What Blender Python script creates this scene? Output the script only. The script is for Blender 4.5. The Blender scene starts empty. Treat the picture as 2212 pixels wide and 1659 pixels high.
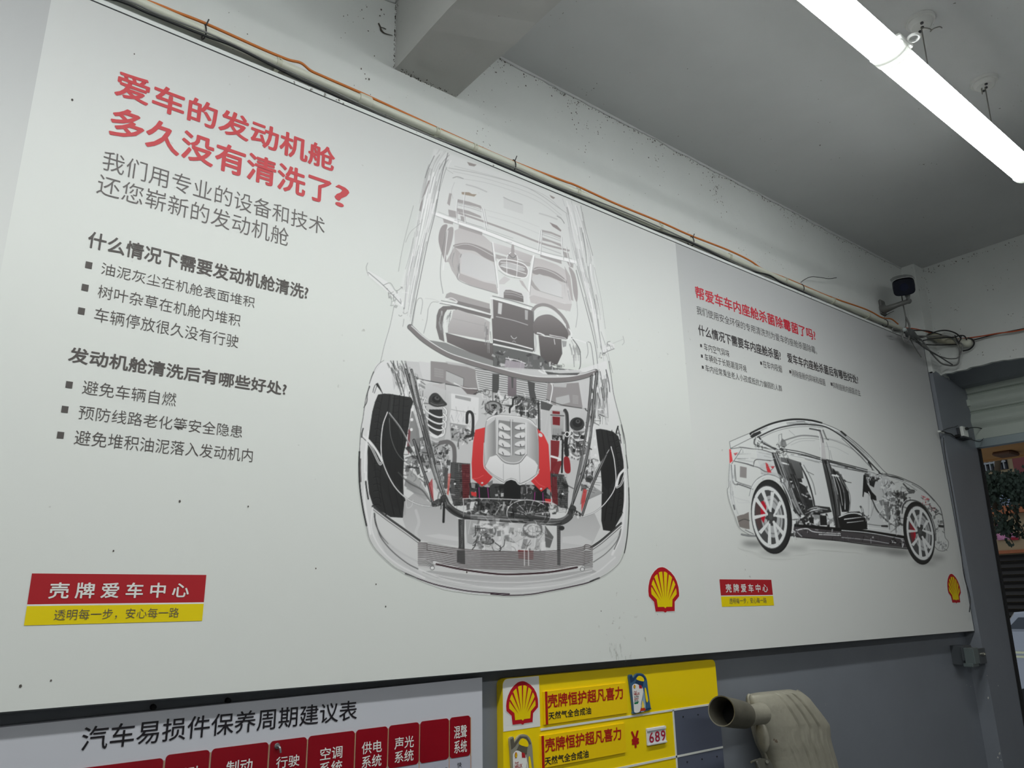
import bpy, bmesh, math, random
import numpy as np
from mathutils import Vector, Matrix

# ------------------------------------------------------------------ camera, world, light, exposure
FPX = 1636.4
RX = np.array([[0.78469092, 0.1600085, 0.59888015], [-0.6196417, 0.22965604, 0.75053465], [-0.01744452, -0.96002884, 0.27935695]])  # rows: world X, Y, Z in camera axes (right, down, forward)
EYE = np.array([0.0, -2.0, 1.5])
sc = bpy.context.scene
COL = sc.collection
cd = bpy.data.cameras.new('camera'); cam = bpy.data.objects.new('camera', cd); COL.objects.link(cam)
cd.sensor_fit = 'HORIZONTAL'; cd.sensor_width = 36; cd.lens = FPX/2212*36; cd.clip_start = .02; cd.clip_end = 200
M = Matrix.Identity(4)
for r in range(3):
    M[r][0] = RX[r][0]; M[r][1] = -RX[r][1]; M[r][2] = -RX[r][2]; M[r][3] = EYE[r]
cam.matrix_world = M
sc.camera = cam
sc.view_settings.view_transform = 'Standard'; sc.view_settings.look = 'None'; sc.view_settings.gamma = 1; sc.view_settings.use_curve_mapping = False
sc.view_settings.exposure = 0.0
world = bpy.data.worlds.new('overcast_sky'); sc.world = world; world.use_nodes = True
bg = world.node_tree.nodes['Background']; bg.inputs[0].default_value = (.78, .88, 1, 1); bg.inputs[1].default_value = .42
LAMP = 34.0          # radiance of the tube-light diffusers

def ray(px, py): return RX@np.array([px-1106, py-829.5, FPX])
def W(px, py, y=0.0):
    d = ray(px, py); return d*((y-EYE[1])/d[1])+EYE      # point of the wall-parallel plane y that stands at this place of the photo
def XP(px, py, x):
    d = ray(px, py); return d*(x/d[0])+EYE
def ZP(px, py, z):
    d = ray(px, py); return d*((z-EYE[2])/d[2])+EYE
def PR(P):
    c = (np.asarray(P)-EYE)@RX; return c[..., :2]/c[..., 2:3]*FPX+[1106, 829.5]
def fr(ox, oy, k): return lambda u, v: (ox+u/k, oy+v/k)

# ------------------------------------------------------------------ materials
def lin(c): return tuple(((v/255/12.92) if v/255 <= .04045 else ((v/255+.055)/1.055)**2.4) for v in c)
MATS = {}
def mat(name, rgb, rough=.6, metal=0., emit=0., noise=0., nscale=6., bump=0., bscale=40., spec=.5, dirt=None):
    """rgb in sRGB 0..255; noise = mottling of the colour, bump = fine relief, dirt = (scale, threshold, colour) specks"""
    if name in MATS: return MATS[name]
    m = bpy.data.materials.new(name); m.use_nodes = True; nt = m.node_tree; N, L = nt.nodes, nt.links
    b = N['Principled BSDF']; c = (*lin(rgb), 1)
    b.inputs['Base Color'].default_value = c; b.inputs['Roughness'].default_value = rough; b.inputs['Metallic'].default_value = metal; b.inputs['Specular IOR Level'].default_value = spec
    if emit: b.inputs['Emission Color'].default_value = c; b.inputs['Emission Strength'].default_value = emit
    tc = N.new('ShaderNodeTexCoord'); out = None
    if noise:
        n = N.new('ShaderNodeTexNoise'); n.inputs['Scale'].default_value = nscale; n.inputs['Detail'].default_value = 6; n.inputs['Roughness'].default_value = .62
        L.new(tc.outputs['Object'], n.inputs['Vector'])
        mx = N.new('ShaderNodeMix'); mx.data_type = 'RGBA'; mr = N.new('ShaderNodeMapRange'); mr.inputs[1].default_value = .3; mr.inputs[2].default_value = .7
        L.new(n.outputs['Fac'], mr.inputs[0]); L.new(mr.outputs[0], mx.inputs[0])
        mx.inputs[6].default_value = (*[v*(1-noise) for v in c[:3]], 1); mx.inputs[7].default_value = (*[min(1, v*(1+noise*.6)) for v in c[:3]], 1); out = mx.outputs[2]
    if dirt:
        n = N.new('ShaderNodeTexNoise'); n.inputs['Scale'].default_value = dirt[0]; n.inputs['Detail'].default_value = 4; L.new(tc.outputs['Object'], n.inputs['Vector'])
        n2 = N.new('ShaderNodeTexNoise'); n2.inputs['Scale'].default_value = dirt[0]*.09; n2.inputs['Detail'].default_value = 3; L.new(tc.outputs['Object'], n2.inputs['Vector'])
        ad = N.new('ShaderNodeMath'); ad.operation = 'MULTIPLY_ADD'; ad.inputs[1].default_value = .55; L.new(n2.outputs['Fac'], ad.inputs[0]); L.new(n.outputs['Fac'], ad.inputs[2])
        mr = N.new('ShaderNodeMapRange'); mr.inputs[1].default_value = dirt[1]; mr.inputs[2].default_value = dirt[1]+.025; L.new(ad.outputs[0], mr.inputs[0])
        mx = N.new('ShaderNodeMix'); mx.data_type = 'RGBA'; L.new(mr.outputs[0], mx.inputs[0])
        if out: L.new(out, mx.inputs[6])
        else: mx.inputs[6].default_value = c
        mx.inputs[7].default_value = (*lin(dirt[2]), 1); out = mx.outputs[2]
    if out: L.new(out, b.inputs['Base Color'])
    if bump:
        n = N.new('ShaderNodeTexNoise'); n.inputs['Scale'].default_value = bscale; n.inputs['Detail'].default_value = 5; L.new(tc.outputs['Object'], n.inputs['Vector'])
        bp = N.new('ShaderNodeBump'); bp.inputs['Strength'].default_value = bump; bp.inputs['Distance'].default_value = .01; L.new(n.outputs['Fac'], bp.inputs['Height']); L.new(bp.outputs[0], b.inputs['Normal'])
    MATS[name] = m; return m

# ------------------------------------------------------------------ objects
def tag(o, label=None, cat=None, group=None, kind=None):
    if label: o['label'] = label
    if cat: o['category'] = cat
    if group: o['group'] = group
    if kind: o['kind'] = kind
    return o
def thing(name, loc, label, cat, group=None, kind=None):
    o = bpy.data.objects.new(name, None); COL.objects.link(o); o.location = [float(v) for v in loc]; o.empty_display_size = .05
    return tag(o, label, cat, group, kind)
def wloc(o):
    v = Vector((0, 0, 0))
    while o: v = v+o.location; o = o.parent
    return v
class MB:
    """mesh builder: everything added ends up in ONE object; vertices are given in world metres"""
    def __init__(s): s.v = []; s.f = []; s.sm = []; s.mi = []; s.m = 0
    def add(s, v, f, smooth=False):
        n = len(s.v); s.v += [tuple(float(c) for c in p) for p in v]
        for q in f: s.f.append(tuple(i+n for i in q)); s.sm.append(smooth); s.mi.append(s.m)
        return s
    def box(s, x0, x1, y0, y1, z0, z1, bev=0):
        if bev:
            b = bev; P = []
            for z, i in ((z0, b), (z0+b, 0), (z1-b, 0), (z1, b)):
                for x, y in ((x0+b, y0), (x1-b, y0), (x1, y0+b), (x1, y1-b), (x1-b, y1), (x0+b, y1), (x0, y1-b), (x0, y0+b)):
                    cx, cy = (x0+x1)/2, (y0+y1)/2
                    P.append((x+(i if x < cx else -i)*(1 if i else 0)*.7, y+(i if y < cy else -i)*(1 if i else 0)*.7, z))
            F = [tuple(range(7, -1, -1)), tuple(range(24, 32))]
            for r in range(3):
                for k in range(8): F.append((r*8+k, r*8+(k+1) % 8, (r+1)*8+(k+1) % 8, (r+1)*8+k))
            return s.add(P, F)
        P = [(x, y, z) for z in (z0, z1) for x, y in ((x0, y0), (x1, y0), (x1, y1), (x0, y1))]
        return s.add(P, [(3, 2, 1, 0), (4, 5, 6, 7), (0, 1, 5, 4), (1, 2, 6, 5), (2, 3, 7, 6), (3, 0, 4, 7)])
    def prism(s, poly, d, smooth=False):
        """poly: 3-D points of the front face; d: vector to the back face"""
        n = len(poly); d = np.array(d, float); A = [np.array(p, float) for p in poly]
        tri = [tuple(t) for t in tess(A)]
        s.add(A+[p+d for p in A], tri+[tuple(i+n for i in t[::-1]) for t in tri]+[(i, i+n, (i+1) % n+n, (i+1) % n) for i in range(n)], smooth)
        return s
    def tube(s, pts, r, seg=8, smooth=True, cap=True, closed=False, curve=0):
        P = [np.array(p, float) for p in pts]
        if curve: P = spline(P, curve)
        R = r if hasattr(r, '__len__') else [r]*len(P)
        if len(R) != len(P): R = np.interp(np.linspace(0, 1, len(P)), np.linspace(0, 1, len(R)), R)
        V = []; up = None
        for i, p in enumerate(P):
            t = P[min(i+1, len(P)-1)]-P[max(i-1, 0)]; t = t/(np.linalg.norm(t)+1e-9)
            if up is None: up = np.array([0, 0, 1.]) if abs(t[2]) < .9 else np.array([1., 0, 0])
            u = up-t*(up@t); u /= np.linalg.norm(u)+1e-9; w = np.cross(t, u); up = u
            for k in range(seg):
                a = 2*math.pi*k/seg; V.append(p+(u*math.cos(a)+w*math.sin(a))*R[i])
        F = [(i*seg+k, i*seg+(k+1) % seg, (i+1)*seg+(k+1) % seg, (i+1)*seg+k) for i in range(len(P)-1) for k in range(seg)]
        n = len(P)
        s.add(V, F, smooth)
        if cap: s.add(V[:seg], [tuple(range(seg-1, -1, -1))]); s.add(V[-seg:], [tuple(range(seg))])
        return s
    def cyl(s, a, b, r, seg=16, r2=None): return s.tube([a, b], [r, r if r2 is None else r2], seg)
    def ball(s, c, r, seg=12, sq=(1, 1, 1)):
        V = []; F = []; n = seg//2
        for i in range(n+1):
            for k in range(seg):
                a, b = math.pi*i/n, 2*math.pi*k/seg
                V.append((c[0]+r*sq[0]*math.sin(a)*math.cos(b), c[1]+r*sq[1]*math.sin(a)*math.sin(b), c[2]+r*sq[2]*math.cos(a)))
        for i in range(n):
            for k in range(seg): F.append((i*seg+k, (i+1)*seg+k, (i+1)*seg+(k+1) % seg, i*seg+(k+1) % seg))
        return s.add(V, F, True)
    def loft(s, rings, smooth=True, cap=True):
        n = len(rings[0]); V = [p for r in rings for p in r]
        F = [(i*n+k, i*n+(k+1) % n, (i+1)*n+(k+1) % n, (i+1)*n+k) for i in range(len(rings)-1) for k in range(n)]
        s.add(V, F, smooth)
        if cap: s.add(rings[0], [tuple(range(n-1, -1, -1))]); s.add(rings[-1], [tuple(range(n))])
        return s
    def build(s, name, mats, parent=None, label=None, kind=None, cat=None, group=None, clean=True):
        me = bpy.data.meshes.new(name)
        o = bpy.data.objects.new(name, me); COL.objects.link(o)
        base = wloc(parent) if parent else Vector((0, 0, 0))
        if parent: o.parent = parent
        if not parent:      # origin at the base centre of the mesh
            v = np.array(s.v); base = Vector((float(v[:, 0].mean()), float(v[:, 1].mean()), float(v[:, 2].min()))); o.location = base
        me.from_pydata([(x-base.x, y-base.y, z-base.z) for x, y, z in s.v], [], s.f)
        me.polygons.foreach_set('use_smooth', s.sm)
        mats = mats if isinstance(mats, (list, tuple)) else [mats]
        for m in mats: me.materials.append(m)
        if len(mats) > 1: me.polygons.foreach_set('material_index', s.mi)
        if clean:
            bm = bmesh.new(); bm.from_mesh(me); bmesh.ops.recalc_face_normals(bm, faces=bm.faces); bm.to_mesh(me); bm.free()
        me.update()
        return tag(o, label, cat, group, kind)
def tess(P):
    from mathutils.geometry import tessellate_polygon
    return tessellate_polygon([[Vector(p) for p in P]])
def spline(P, n=6, closed=False):
    P = [np.array(p, float) for p in P]
    if len(P) < 3: return P
    Q = [P[-1]]+P+P[:2] if closed else [2*P[0]-P[1]]+P+[2*P[-1]-P[-2]]
    out = []
    for i in range(1, len(Q)-2):
        a, b, c, d = Q[i-1:i+3]
        for t in np.arange(n)/n: out.append(.5*(2*b+(c-a)*t+(2*a-5*b+4*c-d)*t*t+(3*b-a-3*c+d)*t**3))
    if not closed: out.append(P[-1])
    return out

# ------------------------------------------------------------------ lettering (Blender's own built-in font set; flat print)
def text_mesh(txt, weight=0., spacing=1., lines=1.0):
    """flat outline of a text; a positive weight thickens the strokes by laying shifted copies over each other"""
    V, F = text_flat(txt, min(weight, 0.), spacing, lines)
    if weight <= 0: return V, F
    n = len(V); VV = [V]; FF = list(F)
    for k in range(8):
        a = math.pi*k/4; VV.append(V+np.array([math.cos(a), math.sin(a)])*weight); FF += [tuple(i+n*(k+1) for i in q) for q in F]
    LAYER[0] = n
    return np.concatenate(VV), FF
LAYER = [0]
def lift(V, y):
    # depth of every vertex: the shifted copies sit a hair apart
    n = LAYER[0]; LAYER[0] = 0
    return [y-(i//n*.00003 if n else 0) for i in range(len(V))]
def text_flat(txt, weight, spacing, lines):
    cu = bpy.data.curves.new('t', 'FONT'); cu.body = txt; cu.size = 1; cu.offset = weight; cu.space_character = spacing; cu.space_line = lines; cu.resolution_u = 3; cu.fill_mode = 'FRONT'; cu.dimensions = '2D'; cu.align_x = 'CENTER'
    o = bpy.data.objects.new('t', cu); COL.objects.link(o); dg = bpy.context.evaluated_depsgraph_get()
    me = o.evaluated_get(dg).to_mesh(); V = np.array([v.co[:2] for v in me.vertices]); F = [tuple(p.vertices) for p in me.polygons]
    o.evaluated_get(dg).to_mesh_clear(); bpy.data.objects.remove(o); bpy.data.curves.remove(cu)
    return V, F
def lettering(txt, f, Lp, Rp, Tp, Bp, m, parent, y, weight=0., spacing=1., lines=1., shear=0., label=None, yp=None):
    """print txt so that its ink fills the box whose left, right, top and bottom touch the four given places on plane y"""
    V, F = text_mesh(txt, weight, spacing, lines)
    yp = y if yp is None else yp
    x0, x1, z1, z0 = W(*f(*Lp), yp)[0], W(*f(*Rp), yp)[0], W(*f(*Tp), yp)[2], W(*f(*Bp), yp)[2]
    lo, hi = V.min(0), V.max(0); U = (V-lo)/(hi-lo)
    mb = MB(); mb.add([(x0+(x1-x0)*u, d, z0+(z1-z0)*v) for (u, v), d in zip(U, lift(U, y))], F)
    return mb.build('lettering', m, parent, label=label, clean=False)
def quad(f, pts, y, yp=None): return [np.array([W(*f(*p), y if yp is None else yp)[0], y, W(*f(*p), y if yp is None else yp)[2]]) for p in pts]
def rect_of(f, pts, yp):
    q = np.array([W(*f(*p), yp) for p in pts]); return q[:, 0].min(), q[:, 0].max(), q[:, 2].min(), q[:, 2].max()
def rrect(x0, x1, z0, z1, y, r, n=5, corners=(1, 1, 1, 1)):
    out = []
    for (cx, cz, a0, on) in ((x1-r, z1-r, 0, corners[1]), (x0+r, z1-r, 90, corners[0]), (x0+r, z0+r, 180, corners[3]), (x1-r, z0+r, 270, corners[2])):
        if not on: out.append((cx+(r if cx > (x0+x1)/2 else -r), y, cz+(r if cz > (z0+z1)/2 else -r))); continue
        for k in range(n+1):
            a = math.radians(a0+90*k/n); out.append((cx+r*math.cos(a), y, cz+r*math.sin(a)))
    return out

# ------------------------------------------------------------------ painter for the flat car prints

class Paint:
    """small anti-aliased painter: frame of coordinates, polygons, strokes, ellipses"""
    def __init__(s, x0, y0, x1, y1, S=2):
        s.x0, s.y0, s.S = x0, y0, S
        s.w, s.h = int((x1-x0)*S), int((y1-y0)*S)
        s.c = np.zeros((s.h, s.w, 3), np.float32); s.a = np.zeros((s.h, s.w), np.float32)
        s.fr(0, 0, 1)
    def fr(s, ox, oy, k): s.o = (ox, oy, k)
    def pts(s, t):
        p = np.array([float(v) for v in t.split()] if isinstance(t, str) else t, float).reshape(-1, 2)
        ox, oy, k = s.o
        return (p/k+[ox-s.x0, oy-s.y0])*s.S
    def col(s, g): return np.array((g, g, g) if isinstance(g, (int, float)) else g, np.float32)
    def comp(s, X0, Y0, cov, g):
        h, w = cov.shape
        x0, y0 = max(X0, 0), max(Y0, 0); x1, y1 = min(X0+w, s.w), min(Y0+h, s.h)
        if x1 <= x0 or y1 <= y0: return
        cov = cov[y0-Y0:y1-Y0, x0-X0:x1-X0]
        A = s.a[y0:y1, x0:x1]; Cc = s.c[y0:y1, x0:x1]
        if callable(g):
            yy, xx = np.mgrid[y0:y1, x0:x1]; col = g(xx, yy)
        else: col = s.col(g)
        na = cov+A*(1-cov)
        num = col*cov[..., None]+Cc*(A*(1-cov))[..., None]
        s.c[y0:y1, x0:x1] = np.where(na[..., None] > 1e-4, num/np.maximum(na, 1e-4)[..., None], Cc)
        s.a[y0:y1, x0:x1] = na
    def smooth(s, p, n=5, closed=False):
        if len(p) < 3: return p
        q = np.vstack([p[-1:], p, p[:2]]) if closed else np.vstack([2*p[0]-p[1], p, 2*p[-1]-p[-2]])
        out = []
        for i in range(1, len(q)-2):
            a, b, c, d = q[i-1], q[i], q[i+1], q[i+2]
            for t in np.arange(n)/n:
                out.append(.5*((2*b)+(-a+c)*t+(2*a-5*b+4*c-d)*t*t+(-a+3*b-3*c+d)*t**3))
        if not closed: out.append(p[-1])
        return np.array(out)
    def pg(s, t, g, a=1., sm=0, blur=0):
        p = s.pts(t)
        if sm: p = s.smooth(p, 4, True)
        s._poly(p, g, a, blur)
    def gr(s, t, g0, g1, ang=90, a=1., sm=0):
        """polygon with a straight colour run from g0 to g1 along ang (degrees, 90 = downwards)"""
        p = s.pts(t)
        if sm: p = s.smooth(p, 4, True)
        d = np.array([math.cos(math.radians(ang)), math.sin(math.radians(ang))]); q = p@d; q0, q1 = q.min(), q.max()
        c0, c1 = s.col(g0), s.col(g1)
        s._poly(p, lambda xx, yy: c0+(c1-c0)*(np.clip((xx*d[0]+yy*d[1]-q0)/(q1-q0), 0, 1)[..., None]), a, 0)
    def _poly(s, p, g, a, blur):
        m = int(blur*s.S*2.5)+1
        X0, Y0 = int(p[:, 0].min())-m, int(p[:, 1].min())-m
        w, h = int(p[:, 0].max())+m+2-X0, int(p[:, 1].max())+m+2-Y0
        K = 3
        cov = np.zeros((h*K, w), np.float32)
        ys = (np.arange(h*K)+.5)/K+Y0
        P, Q = p, np.roll(p, -1, 0)
        xs = [[] for _ in range(h*K)]
        for (ax, ay), (bx, by) in zip(P, Q):
            if ay == by: continue
            lo, hi = min(ay, by), max(ay, by)
            i0 = max(int(math.ceil((lo-Y0)*K-.5)), 0); i1 = min(int(math.ceil((hi-Y0)*K-.5)), h*K)
            for i in range(i0, i1): xs[i].append(ax+(ys[i]-ay)*(bx-ax)/(by-ay)-X0)
        for i, r in enumerate(xs):
            if len(r) < 2: continue
            r.sort()
            for u, v in zip(r[::2], r[1::2]):
                u = max(u, 0); v = min(v, w-1e-3)
                if v <= u: continue
                iu, iv = int(u), int(v)
                if iu == iv: cov[i, iu] += v-u
                else:
                    cov[i, iu] += iu+1-u; cov[i, iu+1:iv] += 1; cov[i, iv] += v-iv
        cov = np.clip(cov.reshape(h, K, w).mean(1), 0, 1)
        if blur:
            r = int(blur*s.S*2.5); k = np.exp(-.5*(np.arange(-r, r+1)/(blur*s.S))**2); k /= k.sum()
            for ax in (0, 1): cov = np.apply_along_axis(lambda v: np.convolve(v, k, 'same'), ax, cov)
        s.comp(X0, Y0, cov.astype(np.float32)*a, g)
    def _stroke(s, p, w, g, a, w2=None):
        w = w*s.S; w2 = w if w2 is None else w2*s.S
        m = int(max(w, w2)/2)+2
        X0, Y0 = int(p[:, 0].min())-m, int(p[:, 1].min())-m
        W, H = int(p[:, 0].max())+m+2-X0, int(p[:, 1].max())+m+2-Y0
        if W*H > 3e7: return
        cov = np.zeros((H, W), np.float32); n = len(p)-1
        for i in range(n):
            (ax, ay), (bx, by) = p[i], p[i+1]
            wi = w+(w2-w)*(i+.5)/n
            mm = int(wi/2)+2
            x0, x1 = int(min(ax, bx))-mm-X0, int(max(ax, bx))+mm+2-X0; y0, y1 = int(min(ay, by))-mm-Y0, int(max(ay, by))+mm+2-Y0
            x0, y0 = max(x0, 0), max(y0, 0)
            yy, xx = np.mgrid[y0:y1, x0:x1]; xx = xx+X0+.5-ax; yy = yy+Y0+.5-ay
            dx, dy = bx-ax, by-ay; L = dx*dx+dy*dy+1e-9
            t = np.clip((xx*dx+yy*dy)/L, 0, 1)
            d = np.hypot(xx-t*dx, yy-t*dy)
            cv = np.clip(wi/2-d+.5, 0, min(1, wi))
            sub = cov[y0:y1, x0:x1]
            np.maximum(sub, cv[:sub.shape[0], :sub.shape[1]], out=sub)
        s.comp(X0, Y0, cov*a, g)
    def ln(s, t, w, g, a=1., sm=1, w2=None):
        p = s.pts(t)
        if sm: p = s.smooth(p, 5)
        s._stroke(p, w, g, a, w2)
    def tube(s, t, w, g=55, hi=225, sm=1, edge=30):
        """glassy round bar: dark edges, bright core"""
        s.ln(t, w, edge, 1, sm); s.ln(t, w*.8, g, 1, sm); s.ln(t, w*.34, hi, .75, sm); s.ln(t, w*.14, 90, .7, sm)
    def ell(s, cx, cy, rx, ry, rot, g, a=1., blur=0, w=0):
        t = np.linspace(0, 2*np.pi, 44, endpoint=bool(w)); r = math.radians(rot)
        x = rx*np.cos(t); y = ry*np.sin(t)
        p = np.stack([cx+x*math.cos(r)-y*math.sin(r), cy+x*math.sin(r)+y*math.cos(r)], 1)
        if w: s._stroke(s.pts(p), w, g, a)
        else: s._poly(s.pts(p), g, a, blur)
    def rails(s, A, B, n, wr, gr, a, seed, part=.55):
        """n broken glassy streaks running between the lines A and B"""
        rnd = random.Random(seed); A = s.smooth(s.pts(A), 6); B = s.smooth(s.pts(B), 6)
        m = min(len(A), len(B))
        A = A[np.linspace(0, len(A)-1, m).astype(int)]; B = B[np.linspace(0, len(B)-1, m).astype(int)]
        for i in range(n):
            u = rnd.random(); v = u+rnd.uniform(-.12, .12); l = rnd.uniform(part*.4, part); st = rnd.uniform(0, 1-l)
            i0, i1 = int(st*m), max(int((st+l)*m), int(st*m)+3); i1 = min(i1, m)
            if i1-i0 < 2: continue
            t = np.linspace(u, v, i1-i0)[:, None]
            p = A[i0:i1]*(1-t)+B[i0:i1]*t
            p = p+np.cumsum([[rnd.gauss(0, .25), 0] for _ in range(len(p))], 0)
            s._stroke(p, rnd.uniform(*wr), rnd.uniform(*gr), a*rnd.uniform(.5, 1), w2=rnd.uniform(*wr)*.4)
    def clutter(s, t, n, L, wr, greys, seed, a=.9):
        """n short curved marks inside a polygon: hoses, brackets and glints"""
        rnd = random.Random(seed); p = s.pts(t); lo, hi = p.min(0), p.max(0)
        def inside(x, y):
            r = False
            for (ax, ay), (bx, by) in zip(p, np.roll(p, -1, 0)):
                if (ay > y) != (by > y) and x < ax+(y-ay)*(bx-ax)/(by-ay): r = not r
            return r
        k = 0
        while k < n:
            x, y = rnd.uniform(lo[0], hi[0]), rnd.uniform(lo[1], hi[1])
            if not inside(x, y): n -= .3; continue
            k += 1
            l = rnd.uniform(*L)*s.S; an = rnd.choice([rnd.gauss(.25, .25), rnd.gauss(1.6, .2), rnd.gauss(1.6, .2), rnd.uniform(0, 3.1)]); kind = rnd.random(); g = rnd.choice(greys); al = a*rnd.uniform(.5, 1)
            ca, sa = math.cos(an), math.sin(an)
            if kind < .42:
                s._stroke(np.array([(x, y), (x+ca*l*.5+rnd.gauss(0, .8), y+sa*l*.5), (x+ca*l, y+sa*l)]), rnd.uniform(*wr), g, al, w2=rnd.uniform(*wr))
            elif kind < .78:
                u, v = l*rnd.uniform(.2, .45), l*rnd.uniform(.1, .3)
                s._poly(np.array([(x+ca*a_-sa*b_, y+sa*a_+ca*b_) for a_, b_ in ((-u, -v), (u*rnd.uniform(.6, 1), -v), (u, v*rnd.uniform(.4, 1)), (-u*.8, v))]), g, al, 0)
            else:
                q = [(x, y)]; bend = rnd.choice((-.5, .5, .25))
                for _ in range(5):
                    an += bend; q.append((q[-1][0]+math.cos(an)*l/6, q[-1][1]+math.sin(an)*l/6))
                s._stroke(np.array(q), rnd.uniform(*wr)*.8, g, al)

def car_front():
    s = Paint(770, 300, 1375, 1300)
    R = (206, 60, 60); DR = (125, 35, 40); T = (158, 152, 152); TL = (196, 191, 191); WH = 232
    # --- faint glass body
    s.fr(760, 280, 3.16)
    s.pg('560 130 700 175 1400 440 1560 520 1650 900 1760 1600 180 1600 350 1000 440 640', 226, .35, 0, 2)
    # --- roof and rear cross members
    for t, w, g, a in [('660 262 900 308 1200 398 1420 540 1490 590', 1.2, 150, .7), ('700 250 1000 328 1300 440 1440 555', 1, 165, .6),
        ('720 330 950 372 1250 480 1430 602', 1, 170, .6), ('690 285 950 345 1250 450 1430 585', .8, 150, .5), ('930 590 1100 640 1300 720', 1, 190, .8),
        ('900 545 1100 600 1280 665', 1, 185, .6), ('650 180 640 260 690 300', 1, 150, .6), ('690 330 720 322 760 335', 2, 140, .7),
        ('1400 590 1430 610 1450 640', 1.6, 120, .8), ('700 360 680 420 690 470', 1, 170, .7)]: s.ln(t, w, g, a)
    s.ln('780 375 850 395 920 425', 3, 178, .7); s.ln('1280 572 1340 590 1400 612', 3, 178, .6)
    s.pg('1035 460 1170 512 1168 578 1035 535', 186, .35); s.ln('1035 462 1080 484 1160 512', 2, 165, .8)
    for t, g in [('785 220 812 228 852 240 835 252 800 246', (142, 134, 132)), ('748 426 800 428 820 440 852 442 835 458 750 442', (152, 138, 124)),
                 ('1348 445 1388 465 1375 474 1360 465', (140, 132, 130)), ('1348 632 1400 655 1430 688 1425 697 1370 662', (140, 130, 130))]: s.pg(t, g, .95)
    # --- rear head rests and parcel bar
    for t in ('722 475 800 492 880 520 890 546 860 530 722 498', '715 535 800 555 880 590 884 606 800 580 720 560', '740 588 774 596 766 632 745 622',
              '1295 683 1360 698 1425 725 1428 740 1360 712 1295 698', '1300 735 1425 780 1432 802 1360 770 1300 757', '1285 850 1430 895 1432 918 1285 868',
              '665 433 682 438 668 522 650 505', '657 545 722 560 716 604 690 598 662 592', '620 605 692 628 690 648 628 636', '730 650 890 700 890 725 728 672',
              '1440 830 1478 845 1485 880 1450 870', '1465 900 1512 918 1510 945 1485 935'): s.pg(t, T, .9)
    for t in ('726 505 800 520 885 548', '726 516 800 533 885 560', '724 612 800 640 890 668', '1300 705 1360 720 1425 748', '1300 716 1425 760', '1300 800 1425 846'): s.ln(t, 1.6, 172, .8)
    s.ln('730 570 900 628 1100 700 1300 778 1480 826', 4.2, (160, 154, 154), .95); s.ln('560 572 720 630 900 694 1270 838 1525 905', 6.5, WH)
    s.ln('570 588 720 645 900 712 1270 850 1520 915', 1, 140, .8); s.ln('700 618 900 682 1270 822 1500 882', 1, 140, .7); s.ln('590 562 720 612 900 672 1100 742', 1, 150, .6)
    for t in ('886 540 898 600 914 690', '900 540 912 610 924 660', '718 480 712 560 722 640', '1284 690 1276 770 1268 835', '1296 690 1290 780 1286 850', '1430 735 1436 820 1442 890', '770 430 760 540 775 640', '1462 800 1470 850 1490 930'):
        s.ln(t, 1.4, WH, .9); s.ln([float(v)+(4 if i % 2 == 0 else 0) for i, v in enumerate(t.split())], .8, 130, .8)
    # --- front seats seen through the glass
    s.gr('700 690 735 672 900 725 962 780 978 860 985 1120 900 1092 740 1030 700 800', (182, 177, 177), (206, 204, 204), 90, .8)
    s.pg('618 655 652 650 642 705 640 800 642 905 622 870 592 770 596 700', (150, 144, 144), .95, 1); s.pg('652 682 692 670 684 760 648 862 640 770', (156, 150, 150), .9, 1)
    s.pg('640 905 700 800 745 850 733 960 722 1022 682 962 660 905', (170, 164, 164), .8); s.ln('640 700 612 860 604 1000 622 1118', 1.5, 130, .8); s.ln('655 690 634 860 622 960', 1.4, WH)
    s.pg('690 790 770 773 850 788 940 828 978 862 978 905 900 872 840 832 770 820 722 812', (148, 142, 142), .95, 1)
    s.ln('700 795 780 782 860 806 970 866', 1, WH, .8); s.gr('750 852 790 835 860 860 950 900 984 950 976 1036 900 1030 748 972', 196, 208, 60, .95)
    s.pg('736 980 900 1040 984 1058 998 1118 900 1092 800 1060 722 1020', (176, 170, 170), .9); s.ln('722 985 724 1024 800 1062 900 1092 1000 1122', 1.2, 110, .8)
    s.ln('748 850 734 900 735 980', 1.4, 120, .7); s.rails('690 800 670 900 710 1010', '745 850 735 930 730 1010', 12, (1, 2.4), (120, 230), .7, 3)
    s.gr('1238 872 1300 885 1400 922 1462 962 1500 1100 1500 1195 1210 1135 1225 1000', (186, 181, 181), (206, 203, 203), 90, .85)
    s.pg('1240 950 1282 938 1382 968 1444 1010 1474 1048 1430 1038 1340 1002 1240 985', (148, 142, 142), .95, 1); s.ln('1240 958 1290 948 1380 980 1460 1035', 1.1, WH, .8)
    s.gr('1236 1000 1280 986 1400 1030 1432 1062 1430 1150 1262 1092 1226 1050', 197, 212, 60, .95); s.pg('1210 1140 1240 1130 1450 1188 1502 1190 1490 1242 1220 1182', (190, 185, 185), .9)
    s.ln('1222 1040 1245 1085 1300 1108 1440 1150', 1, 150, .8); s.pg('1225 1020 1250 1060 1290 1106 1250 1090 1222 1060', (160, 154, 154), .8)
    s.pg('1480 938 1522 985 1542 1100 1535 1178 1512 1120 1500 1020', (160, 154, 154), .95, 1); s.pg('1450 930 1490 1000 1512 1172 1495 1160 1470 1060', (172, 166, 166), .85)
    s.ln('1535 1178 1540 1260 1528 1350', 1.2, 150, .8); s.rails('1440 1020 1450 1100 1470 1180', '1475 1020 1490 1100 1500 1180', 10, (1, 2), (130, 230), .7, 5)
    # --- inner mirror
    s.gr('960 770 1060 800 1236 862 1214 915 1130 880 970 832', (205, 202, 202), (176, 171, 171), 80, .9); s.pg('980 850 1220 912 1214 936 985 880', (160, 154, 154), .8)
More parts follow.
